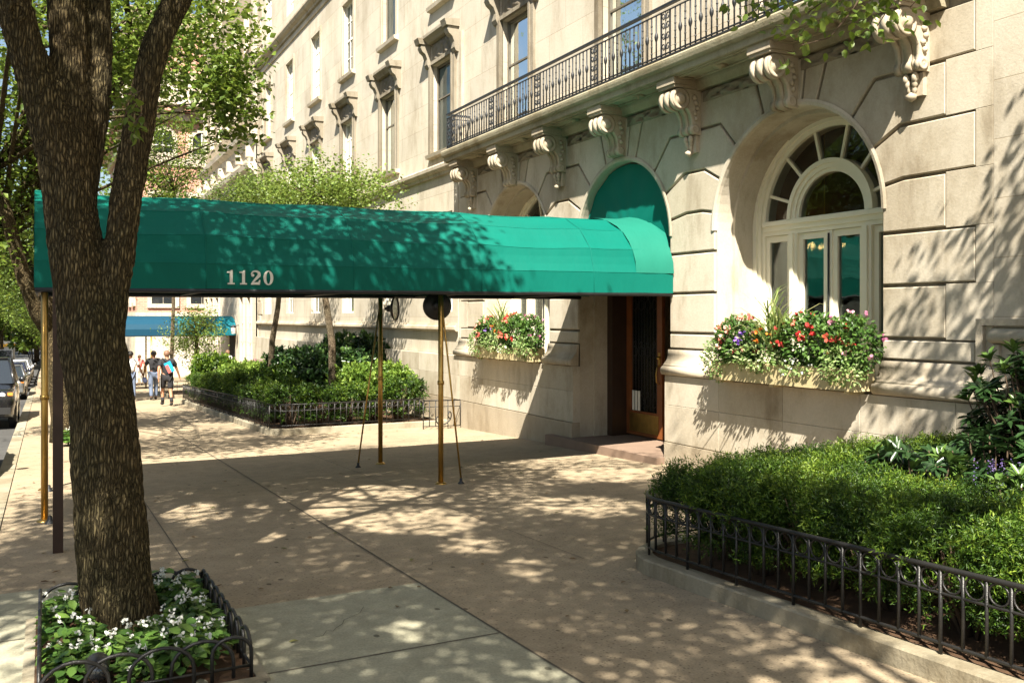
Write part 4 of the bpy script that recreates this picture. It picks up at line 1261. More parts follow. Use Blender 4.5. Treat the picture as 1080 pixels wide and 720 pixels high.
# a spray of young leaves sprouting from the right limb
b = MB(); P = []
for (u0, v0, u1, v1) in ((150,95,132,112),(143,110,128,128),(150,120,138,140),(140,98,118,108),(146,125,140,148)):
    a_, c_ = at(u0, v0, DT-.12), at(u1, v1, DT-.30); b.tube([a_, a_.lerp(c_,.5)+Vector((0,0,.02)), c_], [.004,.003,.002], 5)
    for k in range(7): P.append(a_.lerp(c_, .25+.13*k)+Vector((RNG.normal()*.02, RNG.normal()*.02, RNG.normal()*.015)))
b.build('sprout', MT['twig'], T1)
P = np.array([tuple(p) for p in P]); D = rand_unit(len(P)); D[:,2] -= .3
leaf_mesh('sprout_leaves', P, D, rand_unit(len(P))*.6+np.array([0,-.3,.8]), .065, .045, MT['leaf'], T1, 'oval', .5+.5*RNG.random(len(P)))

# second tree stands behind the camera; one of its branches hangs into the upper right
T0 = thing('street_tree', 'street tree whose leafy branch tip hangs into view above the big arched window', 'tree', (.5, -3.0, G(-3.0)))
b = MB(); b.tube([(.5,-3,G(-3)-.1),(.5,-3,G(-3)+.2),(.55,-2.9,.5),(.7,-2.6,2.4),(.9,-2.3,4.2)], [.36,.29,.24,.2,.15], 14); b.tube([(.55,-2.9,.8),(1.6,-2.0,3.0),(2.6,-.8,5)], [.16,.12,.08], 10)
b.tube([(.6,-2.8,1.2),(-.3,-3.2,3.4),(-1.0,-3.6,5.5)], [.15,.11,.06], 10)
b.build('trunk', MT['bark'], T0)
C0 = np.concatenate([ellipsoid_pts((-.7, .7, 5.8), (2.6, 2.4, 2.3), 215), ellipsoid_pts((-2.3, 3.5, 5.6), (1.9, 1.8, 1.6), 120)])
keep = ~in_frame(C0)[0]; C0 = C0[keep]
branches(T0, [(.9,-2.3,4.2),(2.6,-.8,5),(-1.0,-3.6,5.5)], C0[::8], .05)
leaves_around(C0, 120, (.35,.35,.24), .10, T0, MT['leaf'], reject=lambda P: in_frame(P)[0] | sunny(P))
# hanging spray
b = MB(); P = []
b.tube([(2.6,-.8,5), at(1010,-330,5.6), at(960,-90,6.2), at(905,-25,6.5), at(850,15,6.7)], [.05,.03,.018,.010,.004], 6)
b.tube([at(960,-90,6.2), at(900,10,6.4), at(875,40,6.4), at(845,48,6.3)], [.012,.008,.005,.003], 5)
b.tube([at(905,-25,6.5), at(830,-5,6.8), at(780,8,7.0)], [.010,.006,.003], 5)
b.tube([at(960,-90,6.2), at(950,-10,6.3), at(925,28,6.3)], [.010,.006,.003], 5)
b.tube([at(1010,-330,5.6), at(1030,-120,6.0), at(985,-20,6.2), at(960,8,6.2)], [.012,.009,.006,.003], 5)
b.build('hanging_branch', MT['twig'], T0)
SPR = [(905,-25,6.5,70,34,16),(870,8,6.6,75,30,14),(845,40,6.35,20,9,9),(835,0,6.8,60,24,10),(790,5,7.0,26,16,9),(910,25,6.35,34,20,9),(930,5,6.3,50,24,12),(832,62,6.3,7,5,6),(950,-12,6.2,30,14,8),(893,45,6.4,7,10,6)]
for u, v, D_, n, su, sv in SPR:
    for k in range(n): P.append(at(u+RNG.normal()*su, min(v+RNG.normal()*sv, 72), D_+RNG.normal()*.22))
P = np.array([tuple(p) for p in P]); D = rand_unit(len(P)); D[:,2] = D[:,2]*.5-.55
leaf_mesh('hanging_leaves', P, D, rand_unit(len(P))*.8+np.array([-.1,-.3,.6]), .055+.035*RNG.random(len(P)), .048, MT['leaf'], T0, 'oval', .25+.75*RNG.random(len(P)))

# ------------------------------------------------------------------ pit under the big tree
PX0, PX1, PY0, PY1 = -.05, 1.03, 5.05, 6.85
b = MB()
nx, ny = 24, 40; vs = []
for j in range(ny+1):
    for i in range(nx+1):
        x, y = PX0+(PX1-PX0)*i/nx, PY0+(PY1-PY0)*j/ny
        vs.append((x, y, G(y)+.015+.03*mnoise.noise(Vector((x*6,y*6,0)))+.05*math.exp(-((x-.43)**2+(y-6.2)**2)*3)))
b.add(vs, [(j*(nx+1)+i, j*(nx+1)+i+1, (j+1)*(nx+1)+i+1, (j+1)*(nx+1)+i) for j in range(ny) for i in range(nx)], 0, True)
tag(b.build('pit_soil', MT['soil']), 'brown mulch filling the tree pit around the big trunk', 'mulch', kind='stuff')
b = MB(); e = .06
for x0, x1, y0, y1 in ((PX0-e,PX1+e,PY0-e,PY0),(PX0-e,PX1+e,PY1,PY1+e),(PX0-e,PX0,PY0,PY1),(PX1,PX1+e,PY0,PY1)):
    b.add([(x0,y0,G(y0)+.02),(x1,y0,G(y0)+.02),(x1,y1,G(y1)+.02),(x0,y1,G(y1)+.02),(x0,y0,G(y0)-.05),(x1,y0,G(y0)-.05),(x1,y1,G(y1)-.05),(x0,y1,G(y1)-.05)],
          [(0,1,2,3),(0,4,5,1),(1,5,6,2),(2,6,7,3),(3,7,4,0)])
struct(b.build('pit_kerb', MT['kerb']))
TG = thing('tree_guard', 'low black hooped iron guard around the flower bed of the big tree', 'tree guard', (.49, PY0, G(PY0)))
def hoop(p0, p1, h=.235):
    p0, p1 = Vector(p0), Vector(p1); b = MB(); d = p1-p0; L = d.length; r = L/2
    pts = [p0, p0+Vector((0,0,h-r*.8))]
    for i in range(1, 10):
        t = PI*i/10; pts.append(p0+d*(.5-.5*math.cos(t))+Vector((0,0,h-r*.8+r*.8*math.sin(t))))
    pts += [p1+Vector((0,0,h-r*.8)), p1]
    b.tube(pts, .0105, 8); b.build('hoop', MT['iron'], TG)
def hoops(x0, y0, x1, y1, n):
    for i in range(n):
        a, c = i/n, (i+1.55)/n
        if c > 1: c = 1
        if c-a < .5/n: continue
        xa, ya, xb, yb = x0+(x1-x0)*a, y0+(y1-y0)*a, x0+(x1-x0)*c, y0+(y1-y0)*c
        hoop((xa, ya+.008*(i%2), G(ya)+.01), (xb, yb+.008*(i%2), G(yb)+.01))
q = .025
hoops(PX0+q, PY0+q, PX1-q, PY0+q, 5); hoops(PX1-q, PY0+q, PX1-q, PY1-q, 9); hoops(PX0+q, PY0+q, PX0+q, PY1-q, 9); hoops(PX0+q, PY1-q, PX1-q, PY1-q, 5)
for z in (.08,):
    b = MB()
    c = [(PX0+q,PY0+q),(PX1-q,PY0+q),(PX1-q,PY1-q),(PX0+q,PY1-q),(PX0+q,PY0+q)]
    for i in range(4): b.tube([(c[i][0],c[i][1],G(c[i][1])+z),(c[i+1][0],c[i+1][1],G(c[i+1][1])+z)], .008, 6)
    b.build('bottom_rail', MT['iron'], TG)
# begonias in the bed
def begonia(sd):
    r = thing('begonia_plant', 'white flowering begonia in the bed around the big trunk', 'flower', (0,0,0), group='white begonias round the big tree')
    n = 85; th = RNG.random(n)*2*PI; rr = .13*np.sqrt(RNG.random(n)); z = .04+.15*(1-.7*(rr/.125)**2)*(.35+.65*RNG.random(n))
    P = np.stack([rr*np.cos(th), rr*np.sin(th), z], 1); D = np.stack([np.cos(th), np.sin(th), -.1+.3*RNG.normal(size=n)], 1)
    leaf_mesh('foliage', P, D, np.stack([np.cos(th)*.3, np.sin(th)*.3, np.ones(n)], 1)+rand_unit(n)*.35, .055+.03*RNG.random(n), .058, MT['begonia'], r, 'oval')
    m_ = 5; C = np.stack([RNG.normal(size=m_)*.065, RNG.normal(size=m_)*.065, .15+.05*RNG.random(m_)], 1)
    P = np.repeat(C, 6, axis=0)+RNG.normal(size=(m_*6,3))*.006
    leaf_mesh('blossom', P, rand_unit(m_*6), rand_unit(m_*6)+np.array([0,-.3,.6]), .019, .018, MT['white'], r, 'oval')
    b = MB()
    for k in range(6):
        t = k*1.05; b.tube([(0,0,-.01),(.03*math.cos(t),.03*math.sin(t),.08),(.09*math.cos(t),.09*math.sin(t),.15)], .004, 5)
    b.build('stem', MT['begonia'], r)
    return r
protos = [begonia(i) for i in range(3)]
spots = []
for i in range(5):
    for j in range(9):
        x, y = PX0+.20+.17*i+RNG.normal()*.012, PY0+.2+.2*j+RNG.normal()*.02
        if math.hypot(x-.43, y-6.2) < .36 or (y < 5.3 and x > .75) or (y < 5.45 and .12 < x < .34): continue
        spots.append((x, y))
for i, (x, y) in enumerate(spots):
    o = protos[i] if i < 3 else copy_tree(protos[i % 3])
    o.location = (x, y, G(y)+.02); o.rotation_euler = (0, 0, RNG.random()*6); s_ = .85+.35*RNG.random(); o.scale = (s_, s_, s_*(.9+.3*RNG.random()))
# small floodlight in the bed
fl = thing('flood_light', 'small black ground floodlight with glass lens among the begonias', 'light fixture', (.25, 5.28, G(5.28)))
b = MB(); c = Vector((.25,5.28,G(5.28)+.14)); b.lathe([(.03,-.09),(.05,-.07),(.055,0),(.062,.03),(.062,.045),(.05,.045)], c, 16, 'y'); b.tube([c+Vector((0,0,-.05)), c+Vector((0,0,-.16))], .012, 8); b.build('housing', MT['iron'], fl)
b = MB(); b.lathe([(.05,-.005),(.048,-.012),(.001,-.018)], c+Vector((0,-.088,0)), 16, 'y'); b.build('lens', MT['car_glass'], fl)

# ------------------------------------------------------------------ planted beds
def bed(name, poly, h, soil_label):
    """kerb and soil of a raised bed; poly (x,y) open or closed outline"""
    inn = inset(poly, .13); n = len(poly); b = MB()
    for i in range(n):
        j = (i+1) % n
        P = lambda q, dz: (q[0], q[1], G(q[1])+dz)
        b.add([P(poly[i],-.05),P(poly[j],-.05),P(poly[j],h-.012),P(poly[i],h-.012),P(inset(poly,.012)[i],h),P(inset(poly,.012)[j],h),P(inn[j],h),P(inn[i],h),P(inn[i],-.05),P(inn[j],-.05)],
              [(0,1,2,3),(3,2,5,4),(4,5,6,7),(7,6,9,8)])
    struct(b.build(name+'_kerb', MT['kerb']))
    b = MB(); ys = [q[1] for q in inn]; b.add([(q[0],q[1],G(q[1])+h-.03) for q in inn], [tuple(range(n))])
    tag(b.build(name+'_soil', MT['soil']), soil_label, 'soil', kind='stuff')
RB = [(8.2,-1.5),(8.2,6.37)] + [(4.77+.62*math.cos(math.radians(t)), 5.75+.62*math.sin(math.radians(t))) for t in range(90, 181, 10)] + [(4.15,3.0),(4.16,-1.5)]
bed('near_bed', RB, .12, 'brown mulch under the clipped hedge at the right')
LBP = [(8.2,19.05),(8.2,33.0),(4.15,33.0),(4.15,19.35),(4.42,19.05)]
bed('far_bed', LBP, .13, 'dark soil under the shrubs beyond the canopy')
LBQ = [(8.2,36.5),(8.2,40.5),(4.2,40.5),(4.2,36.5)]
bed('third_bed', LBQ, .13, 'dark soil of the far bed beside the blue awning')

def iron_fence(root, pts, dz, h, step, ring=True, bar=.010):
    """pts: list of (x,y). posts, pickets, rails; rings between the two top rails"""
    def P(q, z): return Vector((q[0], q[1], G(q[1])+dz+z))
    for z, w in ((h, .0155), (h-.135, .009), (.06, .010)):
        b = MB(); b.tube([P(q, z) for q in pts], w, 6); b.build('rail', MT['iron'], root)
    seg = [0]
    for i in range(len(pts)-1): seg.append(seg[-1]+math.hypot(pts[i+1][0]-pts[i][0], pts[i+1][1]-pts[i][1]))
    def along(s):
        for i in range(len(pts)-1):
            if s <= seg[i+1]+1e-6:
                t = (s-seg[i])/(seg[i+1]-seg[i]); return (pts[i][0]+(pts[i+1][0]-pts[i][0])*t, pts[i][1]+(pts[i+1][1]-pts[i][1])*t)
        return pts[-1]
    n = int(seg[-1]/step); step = seg[-1]/n
    for i in range(n+1):
        q = along(min(i*step, seg[-1])); b = MB(); low = 0 if i % 4 == 0 else .05
        r_ = bar*(1.0 if i % 8 else 1.15)
        b.tube([P(q, -.02 if i % 4 == 0 else .05), P(q, h)], r_, 6)
        b.build('picket', MT['iron'], root)
        if ring and i < n:
            q2 = along(min((i+.5)*step, seg[-1])); d = Vector((along(min((i+.52)*step,seg[-1]))[0]-q2[0], along(min((i+.52)*step,seg[-1]))[1]-q2[1], 0))
            if d.length < 1e-6: continue
            d.normalize(); c = P(q2, h-.068); rr = min(.056, step*.42)
            b = MB(); b.tube([c+d*math.cos(t)*rr+Vector((0,0,math.sin(t)*.056)) for t in np.linspace(0,2*PI,15)], .0065, 5, caps=False); b.build('ring', MT['iron'], root)
FR = thing('iron_fence', 'low black iron fence with ring frieze around the hedge at the right', 'fence', (4.25, 4.0, G(4)+.12))
fp = [(4.25,-1.0),(4.25,3.0)] + [(4.77+.53*math.cos(math.radians(t)), 5.75+.53*math.sin(math.radians(t))) for t in range(180, 89, -10)] + [(5.6,6.28)]
iron_fence(FR, fp, .12, .46, .132)
FL = thing('iron_fence', 'low black iron fence along the street side of the shrub bed beyond the canopy', 'fence', (4.25, 19.4, G(19.4)+.13))
iron_fence(FL, [(4.22,32.9),(4.22,19.45)], .13, .52, .165, ring=False)
FM = thing('iron_fence', 'black iron fence across the near end of the shrub bed beyond the canopy', 'fence', (6, 19.1, G(19.1)+.13))
iron_fence(FM, [(4.22,19.40),(4.48,19.14),(7.5,19.14)], .13, .50, .13)
FN = thing('iron_fence', 'short black iron return fence between the shrub bed and the building wall', 'fence', (7.8, 18.6, G(18.6)))
iron_fence(FN, [(7.35,18.55),(8.14,18.35)], 0, .62, .13, ring=False)
hs_ = thing('hose_loop', 'black hose looped on the short iron fence by the building wall', 'hose', (7.8, 18.4, G(18.4)))
b = MB(); pts = []
for i in range(40):
    t = i/39; a = 2*PI*t*1.6
    pts.append((7.55+.45*t+.10*math.cos(a), 18.38, G(18.4)+.17+.10*math.sin(a)+.25*max(0, t-.35)*(1 if t < .8 else .6)))
b.tube(pts, .014, 7); b.build('hose', MT['iron'], hs_)
FQ = thing('iron_fence', 'black iron fence of the farthest bed past the walking people', 'fence', (4.3, 36.6, G(36.6)+.1))
iron_fence(FQ, [(4.25,40.4),(4.25,36.6),(7.9,36.6)], .13, .50, .3, ring=False)

# shrubs ----------------------------------------------------------
def yew_shrub(rx, ry, h, n, m, leafL, label, cat, group, seed=0, name='yew_shrub', shape='diamond', w=.38, bl=.11, ex=.55):
    r = thing(name, label, cat, (0,0,0), group=group)
    m_stems = 26; b = MB()
    for k in range(m_stems):
        t = RNG.random()*2*PI; q = .3+.6*RNG.random()
        e = Vector((rx*q*math.cos(t), ry*q*math.sin(t), h*(.55+.35*RNG.random())))
        b.tube([(e.x*.15,e.y*.15,-.02),(e.x*.4,e.y*.4,e.z*.35),(e.x*.8,e.y*.8,e.z*.7),e], [.014,.011,.007,.003], 5)
    b.build('stem', MT['twig'], r)
    # sprays: each a short axis with leaves along it, pointing outward and up
    ns = n//16
    d = rand_unit(ns); d[:,2] = np.abs(d[:,2])*1.0-.12
    box = np.sign(d)*np.abs(d)**ex                 # squarish clipped outline
    q = (.60+.40*RNG.random(ns)**.7)[:,None]
    S = box*q*np.array([rx, ry, h*.56])+np.array([0,0,h*.46])
    bulge = np.array([mnoise.noise(Vector((p[0]*3.2+seed, p[1]*3.2, p[2]*3.2))) for p in S])
    S = S + d*(bulge*bl)[:,None]
    A = d*.7 + rand_unit(ns)*.6 + np.array([0,0,.35]); A /= np.linalg.norm(A,axis=1,keepdims=True)
    t = RNG.random((ns,16)); L = .15*h/.7
    P = (S[:,None,:] + A[:,None,:]*((t-.3)*L)[:,:,None]).reshape(-1,3) + RNG.normal(size=(ns*16,3))*.008
    Dd = (np.repeat(A,16,axis=0)*.6 + rand_unit(ns*16)*.8)
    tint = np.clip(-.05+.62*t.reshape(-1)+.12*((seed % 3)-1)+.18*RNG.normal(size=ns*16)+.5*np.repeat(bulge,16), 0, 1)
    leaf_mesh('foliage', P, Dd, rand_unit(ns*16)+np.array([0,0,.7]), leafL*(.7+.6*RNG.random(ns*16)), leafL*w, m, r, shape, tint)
    return r
HG = 'clipped yew shrubs forming the hedge at the right'
HL = 'green clipped yew of the hedge inside the right hand iron fence'
yp = [yew_shrub(.44, .44, .70, 30000, MT['yew'], .031, HL, 'shrub', HG, k, w=.27, bl=.085, ex=.48) for k in range(3)]
spots = []
for i in range(12): spots.append((4.76, 5.68-.56*i))
for i in range(11): spots.append((5.30, 5.62-.60*i))
for i in range(6): spots.append((5.45+.48*i, 5.84))
spots += [(7.85, 5.75)]
for i, (x, y) in enumerate(spots):
    o = yp[i] if i < 3 else copy_tree(yp[i % 3])
    o.location = (x+RNG.normal()*.03, y+RNG.normal()*.03, G(y)+.09); o.rotation_euler = (0,0,RNG.integers(4)*PI/2+RNG.normal()*.1)
    s_ = .94+.12*RNG.random(); o.scale = (s_, s_, s_*(.96+.08*RNG.random()))
def rhodo(h, r_, nw, label, group, L=.13):
    t_ = thing('rhododendron', label, 'shrub', (0,0,0), group=group)
    b = MB(); P = []; D = []; N = []; ti = []
    for k in range(nw):
        th = RNG.random()*2*PI; q = math.sqrt(RNG.random()); zz = h*(.18+.82*RNG.random())*(1-.25*q*q)
        e = Vector((r_*q*math.cos(th), r_*q*math.sin(th), zz))
        b.tube([(e.x*.1,e.y*.1,-.02),(e.x*.45,e.y*.45,e.z*.45),(e.x*.9,e.y*.9,e.z*.85),e], [.014,.011,.007,.004], 5)
        ax = Vector((e.x*.6+RNG.normal()*.2, e.y*.6+RNG.normal()*.2, h*.55)).normalized()
        s1 = ax.cross(Vector((1,.2,0))).normalized(); s2 = ax.cross(s1)
        young = RNG.random() < .18
        for j in range(11):
            a = 2*PI*j/11+RNG.normal()*.15; el = .25+.5*RNG.random() if not young else .5+.4*RNG.random()
            el = el-.35 if not young else el
            d = (s1*math.cos(a)+s2*math.sin(a))*math.cos(el*.9)+ax*math.sin(el)
            p = e - ax*.05*RNG.random()
            P.append(tuple(p)); D.append(tuple(d)); N.append(tuple(ax+Vector((0,0,.3)))); ti.append(.75+.25*RNG.random() if young else .55*RNG.random())
    b.build('stem', MT['twig'], t_)
    n = len(P)
    leaf_mesh('foliage', np.array(P), np.array(D), np.array(N), L*(.7+.5*RNG.random(n)), L*.36, MT['rhodo'], t_, 'oval', np.array(ti))
    return t_
r1 = rhodo(1.75, .70, 400, 'tall dark rhododendron against the wall at the right edge', None)
r1.location = (7.62, 4.78, G(5.1)+.09)
r2 = rhodo(1.2, .68, 220, 'dark glossy rhododendron spreading in front of the tall one at the right edge', None)
r2.location = (7.2, 4.05, G(4.3)+.09)
lows = [(7.2, 5.2, .84), (6.5, 5.2, .86), (6.75, 4.7, 1.05), (6.1, 4.9, .95), (6.9, 4.1, 1.05), (6.2, 4.1, .9)]
for k, (x, y, s_) in enumerate(lows):
    o = rhodo(.98, .50, 95, 'low glossy rhododendron behind the yew hedge at the right', 'low rhododendrons behind the yew hedge')
    o.location = (x, y, G(y)+.09); o.scale = (s_,)*3
for k, (x, y) in enumerate(((6.25,4.35),(6.4,4.5),(6.1,4.2),(6.5,4.3))):
    l = thing('liriope_plant', 'tuft with thin purple flower spikes behind the yew hedge', 'flower', (x, y, G(y)+.09), group='purple spike flowers behind the hedge')
    n = 30; th = RNG.random(n)*2*PI
    P = np.tile(np.array([[x,y,G(y)+.1]]), (n,1))+RNG.normal(size=(n,3))*np.array([.05,.05,0]); D = np.stack([np.cos(th)*.5,np.sin(th)*.5,np.ones(n)],1)
    leaf_mesh('foliage', P, D, np.stack([-np.cos(th),-np.sin(th),np.ones(n)*.4],1), .5, .014, MT['begonia'], l, 'blade')
    P = []
    for k in range(6):
        bx, by = x+RNG.normal()*.08, y+RNG.normal()*.08
        for j in range(26): P.append((bx+RNG.normal()*.007, by+RNG.normal()*.007, G(y)+.60+.011*j))
    P = np.array(P); leaf_mesh('blossom', P, rand_unit(len(P)), rand_unit(len(P)), .013, .011, MT['spike'], l)

# far bed
HB = 'clipped hedge shrubs in the bed beyond the canopy'
hp = yew_shrub(.48, .48, .88, 8000, MT['yew'], .055, 'bright green clipped hedge shrub inside the far iron fence', 'shrub', HB, 9, 'hedge_shrub', bl=.04, ex=.36)
hs2 = [(4.75+.62*i, 19.75) for i in range(5)] + [(4.78, 20.5+.8*i) for i in range(15)]
for i, (x, y) in enumerate(hs2):
    o = hp if i == 0 else copy_tree(hp)
    o.location = (x, y+RNG.normal()*.03, G(y)+.10); o.rotation_euler = (0,0,RNG.integers(4)*PI/2+.1*RNG.normal()); s_ = 1+.08*RNG.normal(); o.scale = (1.05, 1.05, s_*1.0)
def leafy(h, r_, n, m, L, label, group=None, name='leafy_shrub', seed=0):
    return yew_shrub(r_, r_, h, n, m, L, label, 'shrub', group, seed, name, 'oval', .6)
o = leafy(1.25, .95, 7000, MT['lime'], .085, 'rounded light green shrub at the wall end of the bed beyond the canopy', seed=3); o.location = (7.0, 20.9, G(20.9)+.1)
o = leafy(1.3, .8, 6000, MT['rhodo'], .11, 'dark broad-leaved shrub behind the pale young tree trunk', seed=4); o.location = (6.6, 23.0, G(23)+.1); o.scale = (1.2,1.2,1.25)
o = leafy(1.3, .8, 6000, MT['rhodo'], .11, 'dark leafy shrub against the wall in the bed beyond the canopy', seed=5); o.location = (7.5, 24.2, G(24.2)+.1); o.scale = (1.1,1.1,1.5)
o = leafy(1.2, .8, 6000, MT['yew'], .09, 'mid green shrub between the two young tree trunks', seed=6); o.location = (5.9, 23.6, G(23.6)+.1)
o = leafy(1.2, .8, 6000, MT['rhodo'], .11, 'dark shrub left of the two young tree trunks', seed=7); o.location = (6.9, 27.4, G(27.4)+.1); o.scale = (1.2,1.2,1.35)
o = leafy(1.1, .8, 6000, MT['lime'], .10, 'lime green shrub in the middle of the far bed', seed=8); o.location = (6.0, 28.5, G(28.5)+.1); o.scale = (1.1,1.1,1.1)
o = leafy(1.1, .7, 5000, MT['yew'], .09, 'green shrub just behind the far street side hedge', seed=10); o.location = (5.7, 25.2, G(25.2)+.1)
o = leafy(1.2, .8, 5000, MT['lime'], .10, 'pale lime shrub at the far end of the bed beyond the canopy', seed=12); o.location = (5.9, 31.6, G(31.6)+.1)
o = leafy(1.1, .7, 5000, MT['yew'], .10, 'round green shrub beside the walking man with the blue bag', seed=13); o.location = (5.3, 33.3, G(33)+.1); o.scale = (1.0,1.0,1.3)
def hydrangea(x, y, k=0):
    o = leafy(1.1, .55, 2500, MT['begonia'], .10, 'pink flowering shrub against the white facade before the blue awning', 'pink flowering shrubs near the blue awning', 'flowering_shrub', k)
    n = 260; C = ellipsoid_pts((0,0,.95), (.5,.5,.35), 22, .8); P = np.repeat(C, 12, axis=0)+RNG.normal(size=(264,3))*.045
    leaf_mesh('blossom', P, rand_unit(264), rand_unit(264), .05, .05, MT['pink'], o)
    o.location = (x, y, G(y)+.1); return o
hydrangea(7.4, 34.6, 1); hydrangea(7.3, 36.8, 2); hydrangea(6.8, 38.8, 3)

# young ornamental trees
def small_tree(label, base, trunkpts, cr, cc, n, per, leafL, m, name='young_tree'):
    t_ = thing(name, label, 'tree', base)
    b = MB(); b.tube(trunkpts, [.10, .085, .075, .06, .04][:len(trunkpts)], 10); b.build('trunk', MT['bark2'], t_)
    C = ellipsoid_pts(cc, cr, n, .35)
    branches(t_, [trunkpts[-1], trunkpts[-2]], C[::5], .03, m=MT['bark2'])
    leaves_around(C, per, (.22,.22,.17), leafL, t_, m, tint_lo=.1)
    return t_
CY_ = ellipsoid_pts((6.5, 2.4, 3.9), (1.3, 1.6, 1.45), 100, .3); CY_ = CY_[~in_frame(CY_)[0]]
yt = thing('young_tree', 'young tree of the near bed whose leaves shade the wall at the right edge', 'tree', (6.7, 1.7, G(1.7)))
b = MB(); b.tube([(6.7,1.7,G(1.7)+.05),(6.75,1.8,.2),(6.65,2.1,2.0),(6.55,2.5,3.6)], [.09,.075,.06,.035], 10); b.build('trunk', MT['bark2'], yt)
branches(yt, [(6.65,2.1,2.0),(6.55,2.5,3.6)], CY_[::5], .025, m=MT['bark2'])
leaves_around(CY_, 42, (.24,.24,.2), .095, yt, MT['leaf'], reject=lambda P: in_frame(P)[0])
p = at(351, 408, 21.6); p2 = at(350, 360, 21.6); p3 = at(344, 320, 21.8); p4 = at(335, 260, 22); p5 = at(330, 215, 22.2)
small_tree('young tree with pale trunk in the bed, crown showing above the green canopy', (p.x,p.y,G(p.y)), [Vector((p.x,p.y,G(p.y)+.1)),p2,p3,p4,p5], (1.75,2.2,.95), at(345,210,22.3), 190, 60, .085, MT['leaf_b'])
p = at(284, 388, 27); p2 = at(287, 360, 27); p3 = at(293, 325, 27); p4 = at(298, 270, 27); p5 = at(290, 225, 27)
small_tree('young tree with dark leaning trunk in the bed beyond the canopy', (p.x,p.y,G(p.y)), [Vector((p.x,p.y,G(p.y)+.1)),p2,p3,p4,p5], (1.6,2.6,.95), at(275,215,27.2), 170, 60, .09, MT['leaf_b'])
p = at(205, 405, 36.0)
small_tree('small light green tree in front of the blue awning', (p.x,p.y,G(p.y)), [Vector((p.x,p.y,G(p.y)+.1)),at(206,390,36),at(207,375,36),at(208,355,36)], (.9,.9,1.25), at(207,352,36), 70, 55, .09, MT['leaf_b'])
p = at(180, 405, 40.0)
o = small_tree('tall slender young tree rising behind the green canopy near the walking people', (p.x,p.y,G(p.y)), [Vector((p.x,p.y,G(p.y)+.1)),at(181,380,40),at(183,320,40),at(182,250,40),at(184,200,40)], (1.7,1.8,2.5), at(176,172,40), 150, 52, .12, MT['leaf'])
C = ellipsoid_pts(at(186,358,40), (.8,.8,.9), 22); leaves_around(C, 40, (.22,.22,.17), .09, o, MT['leaf_b'], name='lower_foliage')
